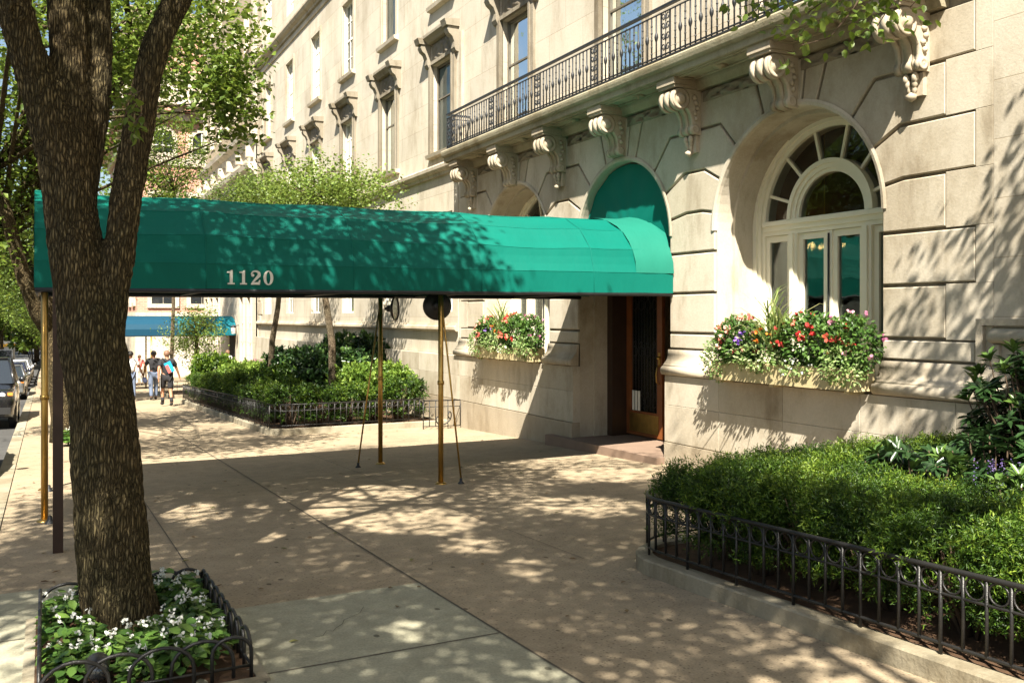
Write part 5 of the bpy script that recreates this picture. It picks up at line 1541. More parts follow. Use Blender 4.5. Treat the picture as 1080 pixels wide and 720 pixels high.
# ------------------------------------------------------------------ window boxes
def window_box(yc, place):
    x0, x1, y0, y1 = 7.94, 8.27, yc-1.31, yc+1.10
    w = thing('window_box', 'cream wooden window box under the %s' % place, 'window box', (8.1, yc, -.85))
    b = MB()
    b.box(x0, x0+.025, y0, y1, -.83, -.58); b.box(x1-.025, x1, y0, y1, -.83, -.58)
    b.box(x0+.025, x1-.025, y0, y0+.025, -.83, -.58); b.box(x0+.025, x1-.025, y1-.025, y1, -.83, -.58); b.box(x0+.025, x1-.025, y0+.025, y1-.025, -.83, -.80)
    b.box(x0-.008, x0-.001, y0, y1, -.62, -.585); 
    b.build('box', MT['box'], w)
    for q in (y0+.12, yc, y1-.12):
        b = MB(); b.box(x0+.02, 8.2, q-.035, q+.035, -.865, -.832); b.build('box_foot', MT['box'], w)
    b = MB(); b.box(x0+.03, x1-.03, y0+.03, y1-.03, -.66, -.64); b.build('soil', MT['soil'], w)
    # plants: mounds with flowers
    def mound(y, z, rx, ry, rz, nl, m, L, nf, mf, label, name, cat='flower', x=8.06, tl=0, th_=.7, fl=.045):
        t_ = thing(name, label, cat, (x, y, -.64))
        C = ellipsoid_pts((x, y, z), (rx, ry, rz), nl, .55); n = len(C)
        D = (C-np.array([x,y,z-.1])); D /= np.linalg.norm(D,axis=1,keepdims=True)
        D2 = D*.6+rand_unit(n)*.5+np.array([0,0,-.15])
        leaf_mesh('foliage', C, D2, D*.6+np.array([-.2,-.1,.6])+rand_unit(n)*.4, L*(.7+.6*RNG.random(n)), L*.6, m, t_, 'oval', tl+(th_-tl)*RNG.random(n))
        if nf:
            Cf = ellipsoid_pts((x, y, z), (rx*1.05, ry*1.02, rz*1.08), nf, .97)
            Cf = Cf[(Cf[:,2] > z-rz*.55) & (Cf[:,0] < x+rx*.5)]
            P = np.repeat(Cf, 5, axis=0)+RNG.normal(size=(len(Cf)*5,3))*.008; n = len(P)
            leaf_mesh('blossom', P, rand_unit(n), rand_unit(n)+np.array([-.5,-.4,.3]), fl, fl*.95, mf, t_, 'oval', np.repeat(RNG.random(len(Cf)),5))
        b = MB()
        for k in range(7):
            a = 2*PI*k/7; b.tube([(x,y,-.66),(x+rx*.3*math.cos(a),y+ry*.3*math.sin(a),(z-.66)/2),(x+rx*.6*math.cos(a),y+ry*.6*math.sin(a),z)], .005, 5)
        b.build('stem', MT['begonia'], t_)
        return t_
    mound(yc+.68, -.32, .22, .42, .32, 1500, MT['begonia'], .07, 44, MT['coral'], 'coral flowering impatiens at the left end of the %s box' % place, 'impatiens_plant', fl=.058)
    mound(yc-.56, -.30, .23, .56, .34, 1900, MT['begonia'], .07, 46, MT['red'], 'red flowering impatiens in the right half of the %s box' % place, 'impatiens_plant', fl=.058)
    mound(yc+.24, -.50, .24, .56, .21, 1000, MT['ivy'], .052, 0, None, 'pale variegated ivy trailing over the middle of the %s box' % place, 'trailing_ivy', 'plant', 7.99, .1, .9)
    mound(yc-1.14, -.55, .24, .32, .24, 800, MT['ivy'], .048, 0, None, 'pale green trailing plant at the right end of the %s box' % place, 'trailing_ivy', 'plant', 7.98, .1, .75)
    mound(yc+1.00, -.56, .24, .28, .30, 800, MT['ivy'], .045, 0, None, 'trailing plant at the left end of the %s box' % place, 'trailing_ivy', 'plant', 8.0, 0, .6)
    mound(yc-1.18, -.30, .20, .40, .34, 1000, MT['begonia'], .062, 20, MT['pink'], 'leafy impatiens with few pink blooms at the right end of the %s box' % place, 'impatiens_plant')
    mound(yc-.45, -.62, .22, .26, .12, 240, MT['ivy'], .045, 30, MT['white'], 'small white flowering trailer in the middle of the %s box' % place, 'trailing_ivy', 'plant', 7.97, .1, .8, .022)
    mound(yc+.40, -.30, .10, .12, .10, 60, MT['begonia'], .05, 9, MT['purple'], 'purple petunia in the %s box' % place, 'petunia_plant', x=7.92)
    mound(yc+.12, -.26, .08, .12, .10, 50, MT['begonia'], .05, 8, MT['orange'], 'orange begonia in the %s box' % place, 'begonia_plant', x=7.92)
    s_ = thing('spike_plant', 'spiky striped grass in the middle of the %s box' % place, 'plant', (8.1, yc+.02, -.64))
    n = 80; th = RNG.random(n)*2*PI; el = .25+.70*RNG.random(n)
    P = np.tile(np.array([[8.06, yc+.02, -.50]]), (n,1))+RNG.normal(size=(n,3))*np.array([.03,.05,.01])
    D = np.stack([np.cos(th)*(1-el*.75), np.sin(th)*(1-el*.75), el],1)
    leaf_mesh('foliage', P, D, np.stack([-np.cos(th),-np.sin(th),np.ones(n)*.5],1), .60+.42*RNG.random(n), .026, MT['blade'], s_, 'blade')
window_box(8.52, 'right arched window'); window_box(16.08, 'left arched window')

# ------------------------------------------------------------------ buildings further up the street
B2 = thing('corner_building', 'pale stone and tan brick corner building beyond the limestone house', 'building', (8.3, 48, G(48)))
b = MB()
wh = [(41.6+1.7*i, 42.3+1.7*i, -2.1, .9) for i in (0, 1)] + [(50+1.8*i, 50.8+1.8*i, -1.5, 1.0) for i in range(3)]
up2 = [(42.4+2.4*i, 43.4+2.4*i, z, z+2.0) for i in range(6) for z in (3.0, 9.2, 12.2, 15.2, 18.2)]
x2 = 8.25
b2 = MB()
wall_grid(b, x2, edges(40.65, 55.4, [v for h in wh+up2 for v in h[:2]]), edges(-4.2, 8.2, [v for h in wh+up2 for v in h[2:] if v < 8.2]), wh+up2)
b.build('stone_base', MT['far_stone'], B2)
wall_grid(b2, x2+.05, edges(40.65, 55.4, [v for h in up2 for v in h[:2]]), edges(8.2, 26, [v for h in up2 for v in h[2:] if v > 8.2]), up2)
b2.add([(x2,55.4,-4.5),(22,55.4,-4.5),(22,55.4,26),(x2,55.4,26)], [(0,1,2,3)])
b2.add([(x2,40.66,24),(22,40.66,24),(22,40.66,26),(x2,40.66,26)], [(0,1,2,3)])
b2.build('brick_wall', MT['brick_tan'], B2)
s = MB()
for z in (8.1, 6.6):
    s.prism([(x2+.05,z-.5),(x2-.05,z-.45),(x2-.1,z-.2),(x2-.35,z-.05),(x2-.4,z+.15),(x2+.05,z+.25)], 40.66, 55.5, 'y')
s.prism([(x2+.05,1.6),(x2-.1,1.65),(x2-.12,1.9),(x2+.05,1.95)], 40.66, 55.5, 'y')
for i in range(7): s.box(x2-.3, x2, 41.2+2.4*i, 41.5+2.4*i, 7.1, 7.6)
z = 8.5; k = 0
while z < 25:
    L = .9 if k % 2 else .6
    s.box(x2-.02, x2+.06, 55.4-L, 55.42, z+.01, z+.59); s.box(x2-.02, x2+.06, 40.67, 40.67+L, z+.01, z+.59); z += .6; k += 1
for h in wh:
    s.box(x2-.08, x2+.02, h[0]-.15, h[0]-.002, h[2], h[3]+.15); s.box(x2-.08, x2+.02, h[1]+.002, h[1]+.15, h[2], h[3]+.15); s.box(x2-.08, x2+.02, h[0], h[1], h[3]+.002, h[3]+.15)
    for zz in (-1.2, -.3, 1.25): s.box(x2-.14, x2-.085, h[0]-.17, h[0]-.004, zz, zz+.07)
s.build('stone_trim', MT['far_stone'], B2)
for h in wh+up2:
    w = MB(); y0, y1, z0, z1 = h; x = x2+.2
    w.box(x, x+.06, y0, y0+.07, z0, z1); w.box(x, x+.06, y1-.07, y1, z0, z1); w.box(x, x+.06, y0+.07, y1-.07, z0, z0+.07); w.box(x, x+.06, y0+.07, y1-.07, z1-.07, z1); w.box(x, x+.06, y0+.07, y1-.07, (z0+z1)/2-.03, (z0+z1)/2+.03)
    mt = MT['wood'] if h in wh else MT['white_paint']
    wo = w.build('window', mt, B2)
    p = MB(); p.box(x+.02, x+.03, y0+.05, y1-.05, z0+.05, z1-.05); p.build('pane', MT['car_glass'], wo)
    rr = MB(); rr.add([(x2,y0,z0),(x+.1,y0,z0),(x+.1,y1,z0),(x2,y1,z0),(x2,y0,z1),(x+.1,y0,z1),(x+.1,y1,z1),(x2,y1,z1)], [(0,1,2,3),(4,5,6,7),(0,1,5,4),(3,2,6,7)]); rr.build('window_reveal', MT['far_stone'], wo)
d = MB(); d.box(x2-.02, x2+.05, 45.5, 47.0, -4, -.55); d.build('doorway', MT['dark'], B2)
ln = thing('wall_lantern', 'small pale lantern on the white facade beside the blue awning', 'lantern', (8.05, 44.6, -.6))
b = MB(); b.lathe([(.02,.42),(.10,.36),(.14,.30),(.12,.28)], (8.0,44.6,-.8), 6); b.tube([(8.0,44.6,-.44),(8.25,44.6,-.40)], .02, 6); b.build('lantern_frame', MT['rail'], ln)
b = MB(); b.lathe([(.10,0),(.125,.28)], (8.0,44.6,-.8), 6); b.build('lantern_glass', MT['lamp_glass'], ln)
# blue awning
AW = thing('entrance_awning', 'long blue green entrance awning of the corner building far up the sidewalk', 'canopy', (4, 46.3, G(46.3)))
b = MB(); zb = -.88; AY = 46.4; AH = 1.3
for x0, x1, mt_ in ((-.1, 5.6, 0), (5.6, 8.2, 1)):
    pr = [(AY-AH, zb), (AY-AH, zb+.30)] + [(AY-AH*math.cos(PI*i/8), zb+.30+.62*math.sin(PI*i/8)) for i in range(1, 8)] + [(AY+AH, zb+.30), (AY+AH, zb)]
    n = len(pr); vs = [(x0,)+p for p in pr]+[(x1,)+p for p in pr]
    b.add(vs, [(i, i+1, n+i+1, n+i) for i in range(n-1)], mt_)
b.build('awning_cover', [MT['blue_green'], MT['teal']], AW, recalc=False)
b = MB()
for yy in (AY-AH+.03, AY+AH-.03): b.tube([(-.08,yy,zb-.01),(8.2,yy,zb-.01)], .03, 6)
b.build('frame', MT['rail'], AW)
for x in (.05, 4.4):
    for yy in (AY-AH+.05, AY+AH-.05):
        b = MB(); b.tube([(x,yy,G(yy)),(x,yy,zb)], .035, 8); b.build('pole', MT['brass'], AW)
# red brick mansion
B3 = thing('brick_mansion', 'red brick mansion with white stone trim and big white cornice across the side street', 'building', (8.0, 74, G(74)))
yb, xb, ztop = 67.0, 5.6, 13.6
b = MB(); b.box(xb, 26, yb, 95, .3, ztop); b.build('wall', MT['brick_red'], B3)
b = MB(); b.box(xb-.1, 26, yb-.1, 95, -5.5, .3)
b.box(xb-.12, 26, yb-.12, 95, 4.55, 5.1); b.box(xb-.12, 26, yb-.12, 95, 10.5, 11.0)
b.box(xb-.3, 26, yb-.3, 95, ztop, ztop+.5); b.box(xb-.6, 26, yb-.6, 95, ztop+.5, ztop+.9); b.box(xb-1.1, 26, yb-1.1, 95, ztop+.9, ztop+1.5); b.box(xb-.9, 26, yb-.9, 95, ztop+1.5, ztop+1.9)
b.box(xb-.2, 26, yb-.2, 95, ztop+1.9, ztop+3.4)
b.build('stone_trim', MT['far_stone'], B3)
b = MB()
for i in range(14): b.box(xb-.95, xb-.3, yb+.4+2*i, yb+.8+2*i, ztop+.5, ztop+.88); b.box(xb+.4+1.3*i, xb+.8+1.3*i, yb-.95, yb-.3, ztop+.5, ztop+.88)
b.box(xb+1, 26, yb+1, 95, ztop+3.4, ztop+6.5)
b.build('attic', MT['brick_red'], B3)
def mans_win(c, d, w, z0, z1, arch):
    """c: (x,y) centre on wall; d: 'y' window in the street wall, 'x' in the side wall"""
    def P(t, z, o): return (xb-o, c[1]+t, z) if d == 'y' else (c[0]+t, yb-o, z)
    f = MB(); n = 10
    def loop(r, o, zt):
        pts = [P(-r, z0-(r-w/2), o)]
        if arch: pts += [P(-r*math.cos(PI*i/n), z1+r*math.sin(PI*i/n), o) for i in range(n+1)]
        else: pts += [P(-r, z1+(r-w/2), o), P(r, z1+(r-w/2), o)]
        return pts+[P(r, z0-(r-w/2), o)]
    A, B_ = loop(w/2+.28, .12, 0), loop(w/2, .12, 0); C_ = loop(w/2, .01, 0); A0 = loop(w/2+.28, 0, 0)
    m_ = len(A); f.add(A+B_+C_+A0, [(i, (i+1)%m_, m_+(i+1)%m_, m_+i) for i in range(m_)]+[(m_+i, m_+(i+1)%m_, 2*m_+(i+1)%m_, 2*m_+i) for i in range(m_)]+[(i, (i+1)%m_, 3*m_+(i+1)%m_, 3*m_+i) for i in range(m_)])
    o = f.build('window', MT['far_stone'], B3)
    p = MB(); p.add(loop(w/2, .015, 0), [tuple(range(m_))]); p.build('pane', MT['car_glass'], o)
    s_ = MB()
    for t in (0,): s_.tube([P(t, z0, .03), P(t, z1+(w/2 if arch else 0), .03)], .04, 5)
    s_.tube([P(-w/2, (z0+z1)/2, .03), P(w/2, (z0+z1)/2, .03)], .04, 5); s_.build('sash', MT['white_paint'], o)
for i in range(8):
    mans_win((xb, yb+2.0+3.2*i), 'y', 1.25, 11.35, 12.3, True); mans_win((xb, yb+2.0+3.2*i), 'y', 1.4, 5.5, 7.8, False); mans_win((xb, yb+2.0+3.2*i), 'y', 1.4, 1.0, 3.8, False)
for i in range(4):
    mans_win((xb+1.7+2.55*i, yb), 'x', 1.25, 11.35, 12.3, True); mans_win((xb+1.7+2.55*i, yb), 'x', 1.5, 5.7, 8.4, False); mans_win((xb+1.7+2.55*i, yb), 'x', 1.5, .9, 3.6, False)
# more blocks further away
for k, (x, y0, y1, h, mt_, lb) in enumerate(((8.5, 97, 118, 26, 'far_stone', 'tall pale apartment block far up the street'), (9, 120, 150, 38, 'brick_tan', 'very tall tan block at the end of the street'))):
    t_ = thing('apartment_block', lb, 'building', (x, y0, G(y0)))
    b = MB(); b.box(x, x+18, y0, y1, -7, h); b.build('wall', MT[mt_], t_)
    for z in np.arange(-1, h-2, 3.4):
        for y in np.arange(y0+1.5, y1-1, 3.0):
            w = MB(); w.box(x-.06, x-.01, y, y+1.2, z, z+1.9); w.build('window', MT['car_glass'], t_)

# ------------------------------------------------------------------ street trees up the road and park trees
def make_tree(label, base, trunk, limbs, cc, cr, n, per, leafL, m, group=None, reject=None, sig=(.5,.5,.4), ti=(0,1), rejc=None):
    t_ = thing('street_tree', label, 'tree', base, group=group)
    b = MB()
    for pts, rs in [trunk]+limbs: b.tube(pts, rs, 12)
    b.build('trunk', MT['bark'], t_)
    C = np.concatenate([ellipsoid_pts(c_, r_, n_) for c_, r_, n_ in zip(cc, cr, n)])
    if reject is not None: C = C[~(rejc or reject)(C)]
    branches(t_, [l[0][-1] for l in limbs] or [trunk[0][-1]], C[::9], .05)
    leaves_around(C, per, sig, leafL, t_, m, reject=reject, tint_lo=ti[0], tint_hi=ti[1])
    return t_
# tree 2: base at (70,463); its crown fills the upper left of the view
p0 = at(69, 468, 18.4)
D2 = 18.5
trunk = ([Vector((p0.x,p0.y,G(p0.y)-.05)), at(68,440,D2), at(62,400,D2), at(55,350,D2), at(48,300,D2), at(42,240,D2)], [.30,.25,.22,.20,.17,.12])
l1 = ([at(54,350,D2), at(40,330,D2-.3), at(24,290,D2-.5), at(8,230,D2-.8), at(-6,180,D2-1)], [.18,.16,.14,.12,.09])
l2 = ([at(48,300,D2), at(70,200,D2+.3), at(110,120,D2+.5), at(140,60,D2+.6)], [.14,.11,.09,.05])
l3 = ([at(45,260,D2), at(30,140,D2), at(20,30,D2)], [.13,.10,.06])
l4 = ([at(50,330,D2), at(25,262,D2+.5), at(0,255,D2+.6)], [.09,.06,.04])
def rej2(P):
    f, u, v = in_frame(P, 0, 0)
    low = (u > 108) & (v > 178)
    cut = (u > 292-.03*np.maximum(v-120, 0)) & (v > -20)
    return f & (low | cut)
def rej2c(C):
    f, u, v = in_frame(C, 0, 0)
    w = np.array([mnoise.noise(Vector((a/45, c/45, 3.1))) for a, c in zip(u, v)])
    low = (u > 108) & (v > 140+40*w)
    cut = (u > 262+34*w) & (v > -10)
    gap = (u > 176) & (u < 216) & (v > 84+10*w) & (v < 150)
    return f & (low | cut | gap)
make_tree('leaning street tree with forked trunk behind the brass pole at the left', (p0.x, p0.y, G(p0.y)), trunk, [l1,l2,l3,l4],
          [at(60,90,18.5), at(165,30,17.5), at(245,70,16.6), at(252,120,16.6), at(140,20,21), at(-20,190,18), (-.5,13.0,6.2), at(140,150,19.5)],
          [(2.6,3.0,2.8), (1.7,2.2,1.7), (.75,1.0,1.35), (.6,.8,1.0), (2.6,3,2.6), (1.2,1.6,2.4), (2.3,2.3,2.0), (.6,1.2,.9)], [130,84,44,20,80,80,110,14], 52, .125, MT['leaf'], reject=rej2, sig=(.27,.27,.24), ti=(.15,1), rejc=rej2c)
# copies of a generic tree along the kerb and in the park
g = make_tree('leafy street tree at the kerb beyond the leaning one', (0,0,0), ([(0,0,-.1),(.05,0,1.5),(.1,.1,3.2)], [.26,.2,.15]),
              [([(.1,.1,3.0),(1.2,.4,5.2)], [.12,.06]), ([(.1,.1,3.1),(-1.2,-.3,5.4)], [.12,.06]), ([(.1,.1,3.2),(.2,1.2,6.0)], [.12,.05])],
              [(0,0,6.2),(1.5,.8,5.6),(-1.6,-.6,5.8)], [(3.3,3.3,2.7),(1.8,1.8,1.6),(1.8,1.8,1.6)], [150,50,50], 60, .16, MT['leaf'], sig=(.5,.5,.4), group=None)
g.location = (.4, 36.0, G(36))
kerb = [(.4, 36.0, 'leafy street tree at the kerb beyond the leaning one'), (.4, 50.5, 'street tree at the kerb just past the blue awning'), (.3, 70, 'street tree at the kerb across the side street'), (.3, 86, 'distant kerb tree past the brick mansion'), (.3, 102, 'farthest kerb tree on the building side')]
for i, (x, y, lb) in enumerate(kerb):
    o = g if i == 0 else copy_tree(g)
    o.location = (x, y, G(y)); o.rotation_euler = (0,0,i*1.3); o['label'] = lb
pk = 'tall trees closing the far end of the street'
for i, (x, y, k) in enumerate(((-9,118,1.5),(-4.5,126,1.3),(-13,132,1.7),(-7,145,1.6),(-1,150,1.5),(4,140,1.4),(-14,160,2.0),(-9,175,2.1),(-3,180,2.0),(3,172,1.9),(9,165,1.8))):
    o = copy_tree(g)
    o.location = (x, y, G(y)-.5); o.rotation_euler = (0,0,i*2.1); o.scale = (k,k,k*1.1)
    o['label'] = 'leafy tree in the green mass at the far end of the street'; o['group'] = pk
pk = 'park trees across the road, mirrored in the window panes'
for i in range(6):
    o = copy_tree(g); y = 10+9*i; x = -19.5+RNG.normal()*1.2
    o.location = (x, y, G(y)); o.rotation_euler = (0,0,RNG.random()*6); k = 1.3+.3*RNG.random(); o.scale = (k,k,k*1.15)
    o['label'] = 'tall park tree across the road, mirrored in the upper window panes'; o['group'] = pk
# bushy evergreen at the street end, seen under the blue awning
o = leafy(2.6, 1.3, 6000, MT['leaf'], .16, 'big dark bush far up the sidewalk beneath the blue awning', seed=21); o.location = (1.6, 60.0, G(60)); o.scale = (1,1,1.15)
for (x, y, sc_) in ((4.4, 78, 1.6), (.8, 120, 3.0), (-4.5, 134, 2.6), (-8.5, 138, 3.0), (-1.2, 140, 2.6)):
    o = leafy(2.6, 1.3, 3500, MT['leaf'], .22, 'green bush near the brick mansion' if y < 100 else 'big green bush in the mass of green at the far end of the street', 'bushes at the far end of the street' if y > 100 else None, seed=int(y)); o.location = (x, y, G(y)); o.scale = (sc_,)*3
# white flowers at the foot of the second tree
for k, (u, v) in enumerate(((72,474),(78,470),(84,474),(76,478))):
    o = copy_tree(protos[k % 3]); p = at(u, v, 17.6); o.location = (p.x, p.y, G(p.y)+.02); o.scale = (1.5,1.5,1.6)
    o['label'] = 'white flowers at the foot of the leaning street tree'; o['group'] = 'white flowers under the leaning tree'

# ------------------------------------------------------------------ vehicles
def vehicle(label, cat, name, paint, L, W, H, hood, belt, suv=False, group=None):
    """faces -Y; origin on the ground under the front bumper centre"""
    v = thing(name, label, cat, (0,0,0), group=group)
    hw = W/2; gc = .22 if not suv else .28
    st = [  # y, half width, z low, z side top
        (0.02, hw*.78, gc+.12, hood-.22), (.12, hw*.90, gc+.02, hood-.10), (.45, hw*.97, gc, hood-.03), (L*.20, hw, gc, hood), (L*.30, hw, gc, belt-.02),
        (L*.55, hw, gc, belt), (L*.82, hw*.99, gc, belt), (L-.12, hw*.93, gc+.04, belt-.04), (L-.01, hw*.84, gc+.14, belt-.14)]
    n = 13; vs = []
    for y, w, z0, z1 in st:
        for i in range(n):
            t = i/(n-1)*2-1            # cross-section from one sill over the top to the other
            a = t*PI/2*1.0
            q = [(-1,0),(-1.0,.25),(-1.02,.55),(-1.0,.8),(-.94,.95),(-.8,1.0),(0,1.03),(.8,1.0),(.94,.95),(1.0,.8),(1.02,.55),(1.0,.25),(1,0)][i]
            vs.append((q[0]*w, y, z0+(z1-z0)*q[1]))
    k = len(st)
    fs = [(i*n+j, i*n+j+1, (i+1)*n+j+1, (i+1)*n+j) for i in range(k-1) for j in range(n-1)] + [tuple(range(n)), tuple((k-1)*n+j for j in range(n))] + [(i*n, (i+1)*n, (i+1)*n+n-1, i*n+n-1) for i in range(k-1)]
    b = MB().add(vs, fs, 0, True); body = b.build('body', paint, v)
    y0 = L*.27; y1 = L*.42; y2 = L*(.86 if suv else .72); y3 = L*(.97 if suv else .88)
    def cab(y0, y1, y2, y3, hb, ht, zb, zt): return [(-hb,y0,zb),(hb,y0,zb),(hb,y3,zb),(-hb,y3,zb),(-ht,y1,zt),(ht,y1,zt),(ht,y2,zt),(-ht,y2,zt)]
    b = MB().add(cab(y0,y1,y2,y3,hw*.93,hw*.76,belt-.04,H-.05), [(0,1,5,4),(1,2,6,5),(2,3,7,6),(3,0,4,7)]); b.build('window_glass', MT['car_glass'], v)
    r = MB(); r.add(cab(y1-.06,y1+.1,y2-.1,y2+.06,hw*.78,hw*.68,H-.055,H), [(0,1,5,4),(1,2,6,5),(2,3,7,6),(3,0,4,7),(4,5,6,7),(0,3,2,1)], 0, True); r.build('roof', paint, v)
    for s_ in (-1, 1):
        for ya, yb_ in ((y0,y1),(y3,y2),(L*.56,L*.56)):
            p = MB(); p.tube([(s_*hw*.93,ya,belt-.04),(s_*hw*.765,yb_,H-.04)], .034, 6); p.build('pillar', paint, v)
        m_ = MB(); m_.lathe([(.001,-.10),(.07,-.06),(.09,0),(.07,.05),(.001,.08)], (s_*(hw+.13), y0+.25, belt+.06), 10, 'x'); m_.tube([(s_*hw*.95,y0+.27,belt),(s_*(hw+.08),y0+.26,belt+.05)], .02, 6); m_.build('side_mirror', paint, v)
        h_ = MB(); h_.lathe([(.001,-.05),(.07,-.04),(.095,-.01),(.10,.04)], (s_*hw*.66, .09, hood-.20), 12, 'y'); h_.build('headlight', MT['lamp_glass'], v)
        i_ = MB(); i_.box(s_*hw*.86-.06, s_*hw*.86+.06, .08, .2, hood-.19, hood-.11); i_.build('indicator', MT['orange_lens'], v)
        for yy in (L*.17, L*.80):
            R = .33 if not suv else .38
            w_ = MB(); sg = s_; w_.lathe([(R*.62,.0),(R*.95,-.01*sg),(R,.06*-sg),(R,.18*-sg),(R*.6,.2*-sg)], (s_*(hw+.01), yy, R), 22, 'x'); wo = w_.build('wheel', MT['rubber'], v)
            c_ = MB(); c_.lathe([(.02,.012*sg),(R*.3,.008*sg),(R*.55,-.01*sg),(R*.63,.004*sg)], (s_*(hw+.01), yy, R), 16, 'x'); c_.build('rim', MT['chrome'], wo)
    g_ = MB()
    for k in range(4): g_.box(-hw*.45, hw*.45, .035, .07, hood-.30+.05*k, hood-.28+.05*k)
    g_.build('grille', MT['chrome'] if not suv else MT['rubber'], v)
    u_ = MB(); u_.obox((0,-.02,gc+.20), hw*.88, .07, .08); u_.build('bumper', paint if not suv else MT['rubber'], v)
    l_ = MB(); l_.box(-.16,.16,-.10,-.092,gc+.16,gc+.27); l_.build('number_plate', MT['white_paint'], v)
    return v
def park(v, xc, y):
    v.location = (xc, y, G(y)-.147); v.rotation_euler = (-math.atan(SLOPE), 0, 0)
v = vehicle('dark parked car with wing mirror at the left edge, nearest of the parked row', 'car', 'parked_car', MT['car_navy'], 4.6, 1.8, 1.45, .86, .98); park(v, -1.72, 14.0)
v = vehicle('black parked off-road car with upright windscreen, second in the kerbside row', 'car', 'parked_car', MT['car_black'], 4.7, 1.84, 1.85, 1.05, 1.18, True); park(v, -1.58, 26.6)
v = vehicle('grey parked car with chrome grille behind the black off-road car', 'car', 'parked_car', MT['car_grey'], 4.6, 1.8, 1.45, .9, 1.0); park(v, -1.6, 43.0)
grey_car = v
v = vehicle('white parked car far up the street beyond the dark blue car', 'car', 'parked_car', MT['car_white'], 4.6, 1.85, 1.5, .9, 1.02); park(v, -1.75, 66)
v = vehicle('dark blue parked car right behind the grey car with chrome grille', 'car', 'parked_car', MT['car_navy'], 4.7, 1.85, 1.5, .9, 1.02); park(v, -1.7, 52); v.scale = (.98,.98,.98)
for k, (x, y) in enumerate(((-1.7, 59), (-1.7, 73), (-1.7, 81))):
    o = copy_tree(grey_car); park(o, x, y); 
    o['label'] = ('grey parked car between the dark blue car and the white car', 'grey car parked just past the white car', 'farthest grey car of the parked row')[k]; o['category'] = 'car'; o.name = 'parked_car'
tr = thing('delivery_truck', 'white and orange box truck at the end of the street', 'truck', (-3.0, 92, G(92)-.15))
b = MB(); b.box(-4.2,-1.8,94,100,G(92)+.5,G(92)+3.2); b.build('cargo_box', MT['car_white'], tr)
b = MB(); b.box(-4.22,-1.78,93.9,93.99,G(92)+2.5,G(92)+2.9); b.build('orange_band', MT['car_yellow'], tr)
b = MB(); b.prism([(92,G(92)+.4),(92,G(92)+1.2),(92.5,G(92)+2.2),(93.85,G(92)+2.3),(93.85,G(92)+.4)], -4.0, -2.0, 'x'); b.build('cab', MT['car_white'], tr)
b = MB(); b.add([(-3.9,91.98,G(92)+1.22),(-2.1,91.98,G(92)+1.22),(-2.1,92.46,G(92)+2.15),(-3.9,92.46,G(92)+2.15)], [(0,1,2,3)]); b.build('windscreen', MT['car_glass'], tr)
for s_ in (-3.95, -2.05):
    for yy in (92.9, 98.5):
        b = MB(); b.lathe([(.001,-.12),(.42,-.12),(.45,0),(.42,.12),(.001,.12)], (s_, yy, G(yy)+.3), 16, 'x'); b.build('wheel', MT['rubber'], tr)

tr.location = (-4.4, 124, G(124)-.15)
